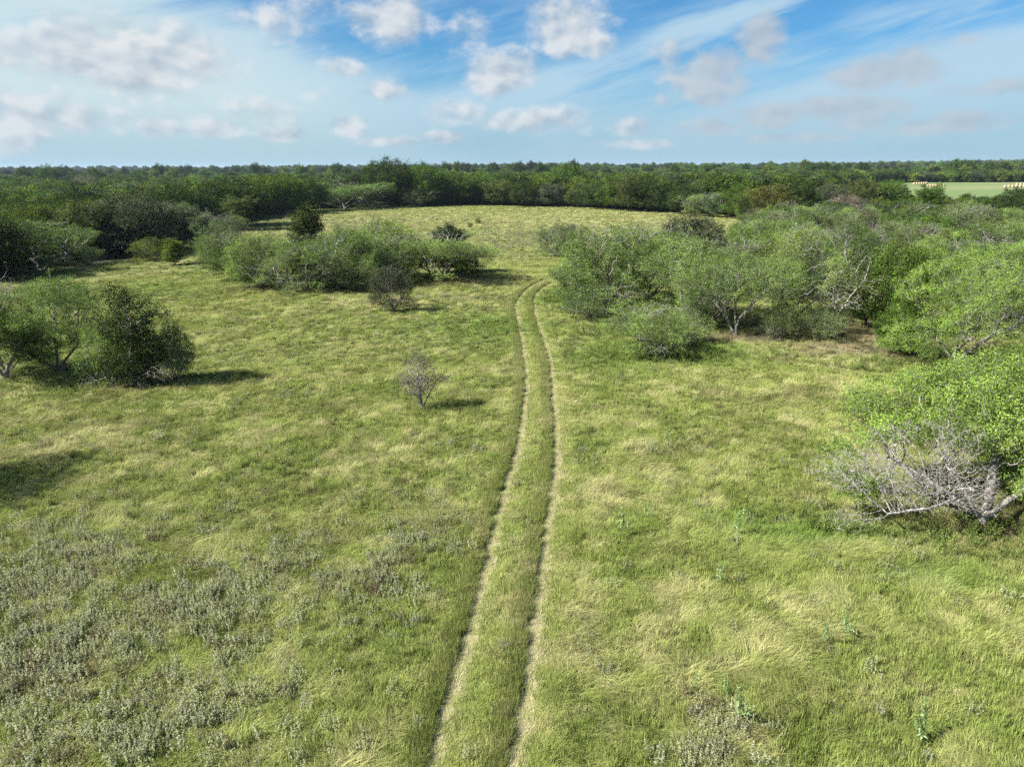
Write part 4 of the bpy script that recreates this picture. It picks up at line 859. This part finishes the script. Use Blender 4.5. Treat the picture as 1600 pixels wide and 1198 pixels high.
# pale flattened straw lying along the ruts
SP = []; SY = []
for L in RUTS:
    T = np.gradient(L, axis=0); T /= np.linalg.norm(T, axis=1)[:, None]; d = np.r_[0, np.cumsum(np.linalg.norm(np.diff(L, axis=0), axis=1))]
    m = int(d[-1] * 34); s = q.uniform(0, d[-1], m); off = q.normal(size=m) * 0.075 + 0.01
    cx = np.interp(s, d, L[:, 0]); cy = np.interp(s, d, L[:, 1]); tx = np.interp(s, d, T[:, 0]); ty = np.interp(s, d, T[:, 1])
    SP.append(np.stack([cx + ty * off, cy - tx * off], 1)); SY.append(np.arctan2(ty, tx) + q.normal(size=m) * .5 + np.where(q.random(m) > .5, 0, 3.14))
SP = np.concatenate(SP); SY = np.concatenate(SY); n = len(SP)
STR = [tuft('straw_a', 31, 40, .16, .26, 1.2, .35, .010, M_GRASS), tuft('straw_b', 32, 34, .15, .20, 1.15, .8, .010, M_GRASS)]
tn = np.array([0.39, 0.38, 0.215]) * q.uniform(.75, 1.2, n)[:, None]; gq_ = (q.random(n) < .28)[:, None]; tn = np.where(gq_, YG * 1.1, tn)
scatter('flattened_straw_grass', np.stack([SP[:, 0], SP[:, 1], hgt(SP[:, 0], SP[:, 1]) + .02], 1), np.stack([np.ones(n), np.ones(n), np.full(n, .55)], 1) * q.uniform(.8, 1.2, n)[:, None], np.stack([np.zeros(n), np.zeros(n), SY], 1), q.integers(0, 2, n), tn, STR, 'pale flattened straw lying along the wheel ruts', 'straw')

# silvery forbs and green weeds
def forb(name, seed, stems, h, leafl, leafw, per, mat, spread=.12, droop=0.0, hold=True):
    q = np.random.default_rng(seed); V = []; Q = []; va = []; al = []
    off = 0
    for s in range(stems):
        a = q.random() * 6.28; ln = q.uniform(.1, .45); hh = h * q.uniform(.6, 1.1); b0 = q.normal(size=2) * spread
        top = np.array([b0[0] + math.cos(a) * ln * hh, b0[1] + math.sin(a) * ln * hh, hh]); bot = np.array([b0[0], b0[1], -.02])
        w = np.array([-math.sin(a), math.cos(a), 0]) * .006; u_ = np.array([math.cos(a), math.sin(a), 0]) * .006
        for ww in (w, u_):
            V += [bot - ww, bot + ww, top + ww * .4, top - ww * .4]; Q.append([off, off + 1, off + 2, off + 3]); off += 4; va += [.2] * 4; al += [0] * 4
        for k in range(per):
            t = q.uniform(.25, 1.0) ** .8; p = bot + (top - bot) * t; an = q.random() * 6.28
            d = np.array([math.cos(an), math.sin(an), q.normal() * .5 + .15 - droop]); d /= np.linalg.norm(d); sd_ = np.cross(d, [0, 0, 1.0] + q.normal(size=3) * .5); sd_ /= np.linalg.norm(sd_)
            l = leafl * q.uniform(.6, 1.2) * (1.25 - .6 * t); lw = leafw * q.uniform(.7, 1.2)
            V += [p, p + d * l * .5 + sd_ * lw, p + d * l - np.array([0, 0, l * .15]), p + d * l * .5 - sd_ * lw]; Q.append([off, off + 1, off + 2, off + 3]); off += 4; vv = q.random() * .7; va += [vv] * 4; al += [t] * 4
    me = mesh_np(name, np.array(V), quads=np.array(Q), attrs={'along': np.array(al, float), 'var': np.array(va)}); me.materials.append(mat)
    return holder(me) if hold else me
FORBS = [forb('forb_a', 51, 10, .36, .045, .010, 22, M_FORB), forb('forb_b', 52, 12, .28, .04, .009, 20, M_FORB), forb('forb_c', 53, 8, .42, .045, .010, 26, M_FORB, .10)]
FP = np.concatenate([band(36, 8.5, 30, q), band(6.0, 30, 70, q), band(1.4, 70, 240, q)])
FP = FP[inside(FIELD, FP[:, 0], FP[:, 1])]; x, y, rr = FP.T
mk = gpatch(SILV, x, y) * (0.22 + 1.9 * np.clip(fbm(x / 1.3 + 4, y / 1.3 + 8, 3) - .25, 0, 1)) + 0.010
d0 = np.full(len(x), 9.0); nearm = (np.abs(x) < 16) & (y < 95)
for L in RUTS: d0[nearm] = np.minimum(d0[nearm], seg_dist(L, x[nearm], y[nearm])[0])
k = (q.random(len(x)) < mk) & (d0 > .35); x, y, rr = x[k], y[k], rr[k]; n = len(x)
tn = np.array([0.325, 0.345, 0.20]) * q.uniform(.75, 1.2, n)[:, None]; bl = (q.random(n) < .25)[:, None]; tn = np.where(bl, np.array([.32, .335, .23]) * q.uniform(.8, 1.2, n)[:, None], tn)
br = (q.random(n) < .10)[:, None]; tn = np.where(br, np.array([.17, .135, .09]), tn)
s_ = q.uniform(.75, 1.4, n) * (1 + .5 * sst(rr, 40, 120))
scatter('silvery_forb_cover', np.stack([x, y, hgt(x, y)], 1), np.stack([s_, s_, s_], 1), np.stack([q.normal(size=n) * .1, q.normal(size=n) * .1, q.uniform(0, 6.28, n)], 1), q.integers(0, 3, n), tn, FORBS, 'silvery grey-green forbs growing in patches through the meadow', 'ground cover')
# green weeds under the thicket edge
FP = band(14, 24, 70, q); x, y, rr = FP.T; mk = gpatch([(1060, 556, 4.5, 1.5, .9), (1010, 548, 3, 2, .8), (960, 520, 3, 3, .4), (1290, 832, 2.4, .9, .7), (1520, 850, 3, 1.2, .7), (1420, 815, 2.5, .8, .5), (430, 440, 7, 2, .5), (100, 605, 4, 1.5, .35), (1400, 575, 3, 1.5, .4), (770, 512, 4, 3, .2), (890, 466, 2.5, 3, .6)], x, y)
k = q.random(len(x)) < mk; x, y = x[k], y[k]; n = len(x)
WD = [forb('weed_a', 61, 6, .55, .07, .016, 22, M_FORB, .12, .1), forb('weed_b', 62, 6, .42, .065, .018, 20, M_FORB, .1)]
tn = np.array([.15, .20, .055]) * q.uniform(.7, 1.35, n)[:, None]; s_ = q.uniform(.7, 1.3, n)
scatter('green_weed_cover', np.stack([x, y, hgt(x, y)], 1), np.stack([s_, s_, s_], 1), np.stack([np.zeros(n), np.zeros(n), q.uniform(0, 6.28, n)], 1), q.integers(0, 2, n), tn, WD, 'bright green leafy weeds along the shaded thicket edges', 'ground cover')
# tall single weeds
m_, g = new_mat('tall_weed_leaf'); va_ = g.n('ShaderNodeAttribute', attribute_name='var'); c = g.mix(va_.outputs['Fac'], (0.12, 0.19, 0.055), (0.20, 0.28, 0.10)); finish(g, leafy(g, c, .3, .04)); M_WEED = m_
WM = []
for s in range(3):
    me = forb('tall_weed_leaves', 70 + s, 3, 1.15, .12, .020, 34, M_WEED, .05, .25, False); WM.append(me)
for (px, py, sz, lab) in [(975, 838, 1.15, 'tall pale green weed right of the track, near the dark hollow'), (1012, 812, .8, 'smaller pale weed behind the tall one right of the track'), (1140, 838, 1.1, 'tall pale green weed below the bleached branches, towards the track'),
                          (1118, 915, .8, 'slim weed between the dark hollow and the lower right grass'), (1283, 1008, .75, 'short weed of the close pair in the lower right grass'), (1325, 1000, 1.0, 'taller weed of the close pair in the lower right grass'),
                          (1160, 1130, 1.0, 'leafy pale weed beside the silvery clump at lower right'), (1137, 1090, .6, 'little weed behind the leafy one at lower right'), (1443, 1165, 1.05, 'tall pale weed near the lower right corner'), (1078, 1085, .6, 'small weed above the silvery clump at lower right'), (1035, 700, .9, 'grey-green weed in the mid-right grass')]:
    b_ = at(px, py); e = bpy.data.objects.new('tall_weed', None); COL.objects.link(e); e.location = b_; e.rotation_euler = (0, 0, TR.random() * 6); e.scale = (sz, sz, sz)
    obj('foliage', WM[TR.integers(3)], parent=e); tag(e, lab, 'weed', 'tall weeds in the grass')
b_ = at(222, 612); me = forb('dead_weed', 81, 9, .8, .07, .012, 14, M_DEAD, .06, 0, False)
tag(obj('dead_weed', me, loc=b_), 'small pale dead weed at the foot of the dark vine-clad bush', 'weed')

# ------------------------------------------------------------------ haze: the air between here and the horizon
hx0, hx1, hy0, hy1, hz0, hz1 = -9500, 9500, -600, 14500, -8.0, 40.0
V = [(a, b, c) for a in (hx0, hx1) for b in (hy0, hy1) for c in (hz0, hz1)]
me = mesh_np('haze', V, quads=[(0, 1, 3, 2), (4, 6, 7, 5), (0, 4, 5, 1), (2, 3, 7, 6), (0, 2, 6, 4), (1, 5, 7, 3)])
m_ = bpy.data.materials.new('air'); m_.use_nodes = True; m_.node_tree.nodes.clear(); g = G(m_.node_tree)
pv = g.n('ShaderNodeVolumePrincipled'); pv.inputs['Color'].default_value = (0.60, 0.76, 1.0, 1); pv.inputs['Density'].default_value = 0.00006; pv.inputs['Anisotropy'].default_value = 0.2
o_ = g.n('ShaderNodeOutputMaterial'); g.put(o_.inputs['Volume'], pv.outputs[0])
tag(obj('haze', me, [m_]), 'thin pale blue air over the whole countryside', kind='stuff')
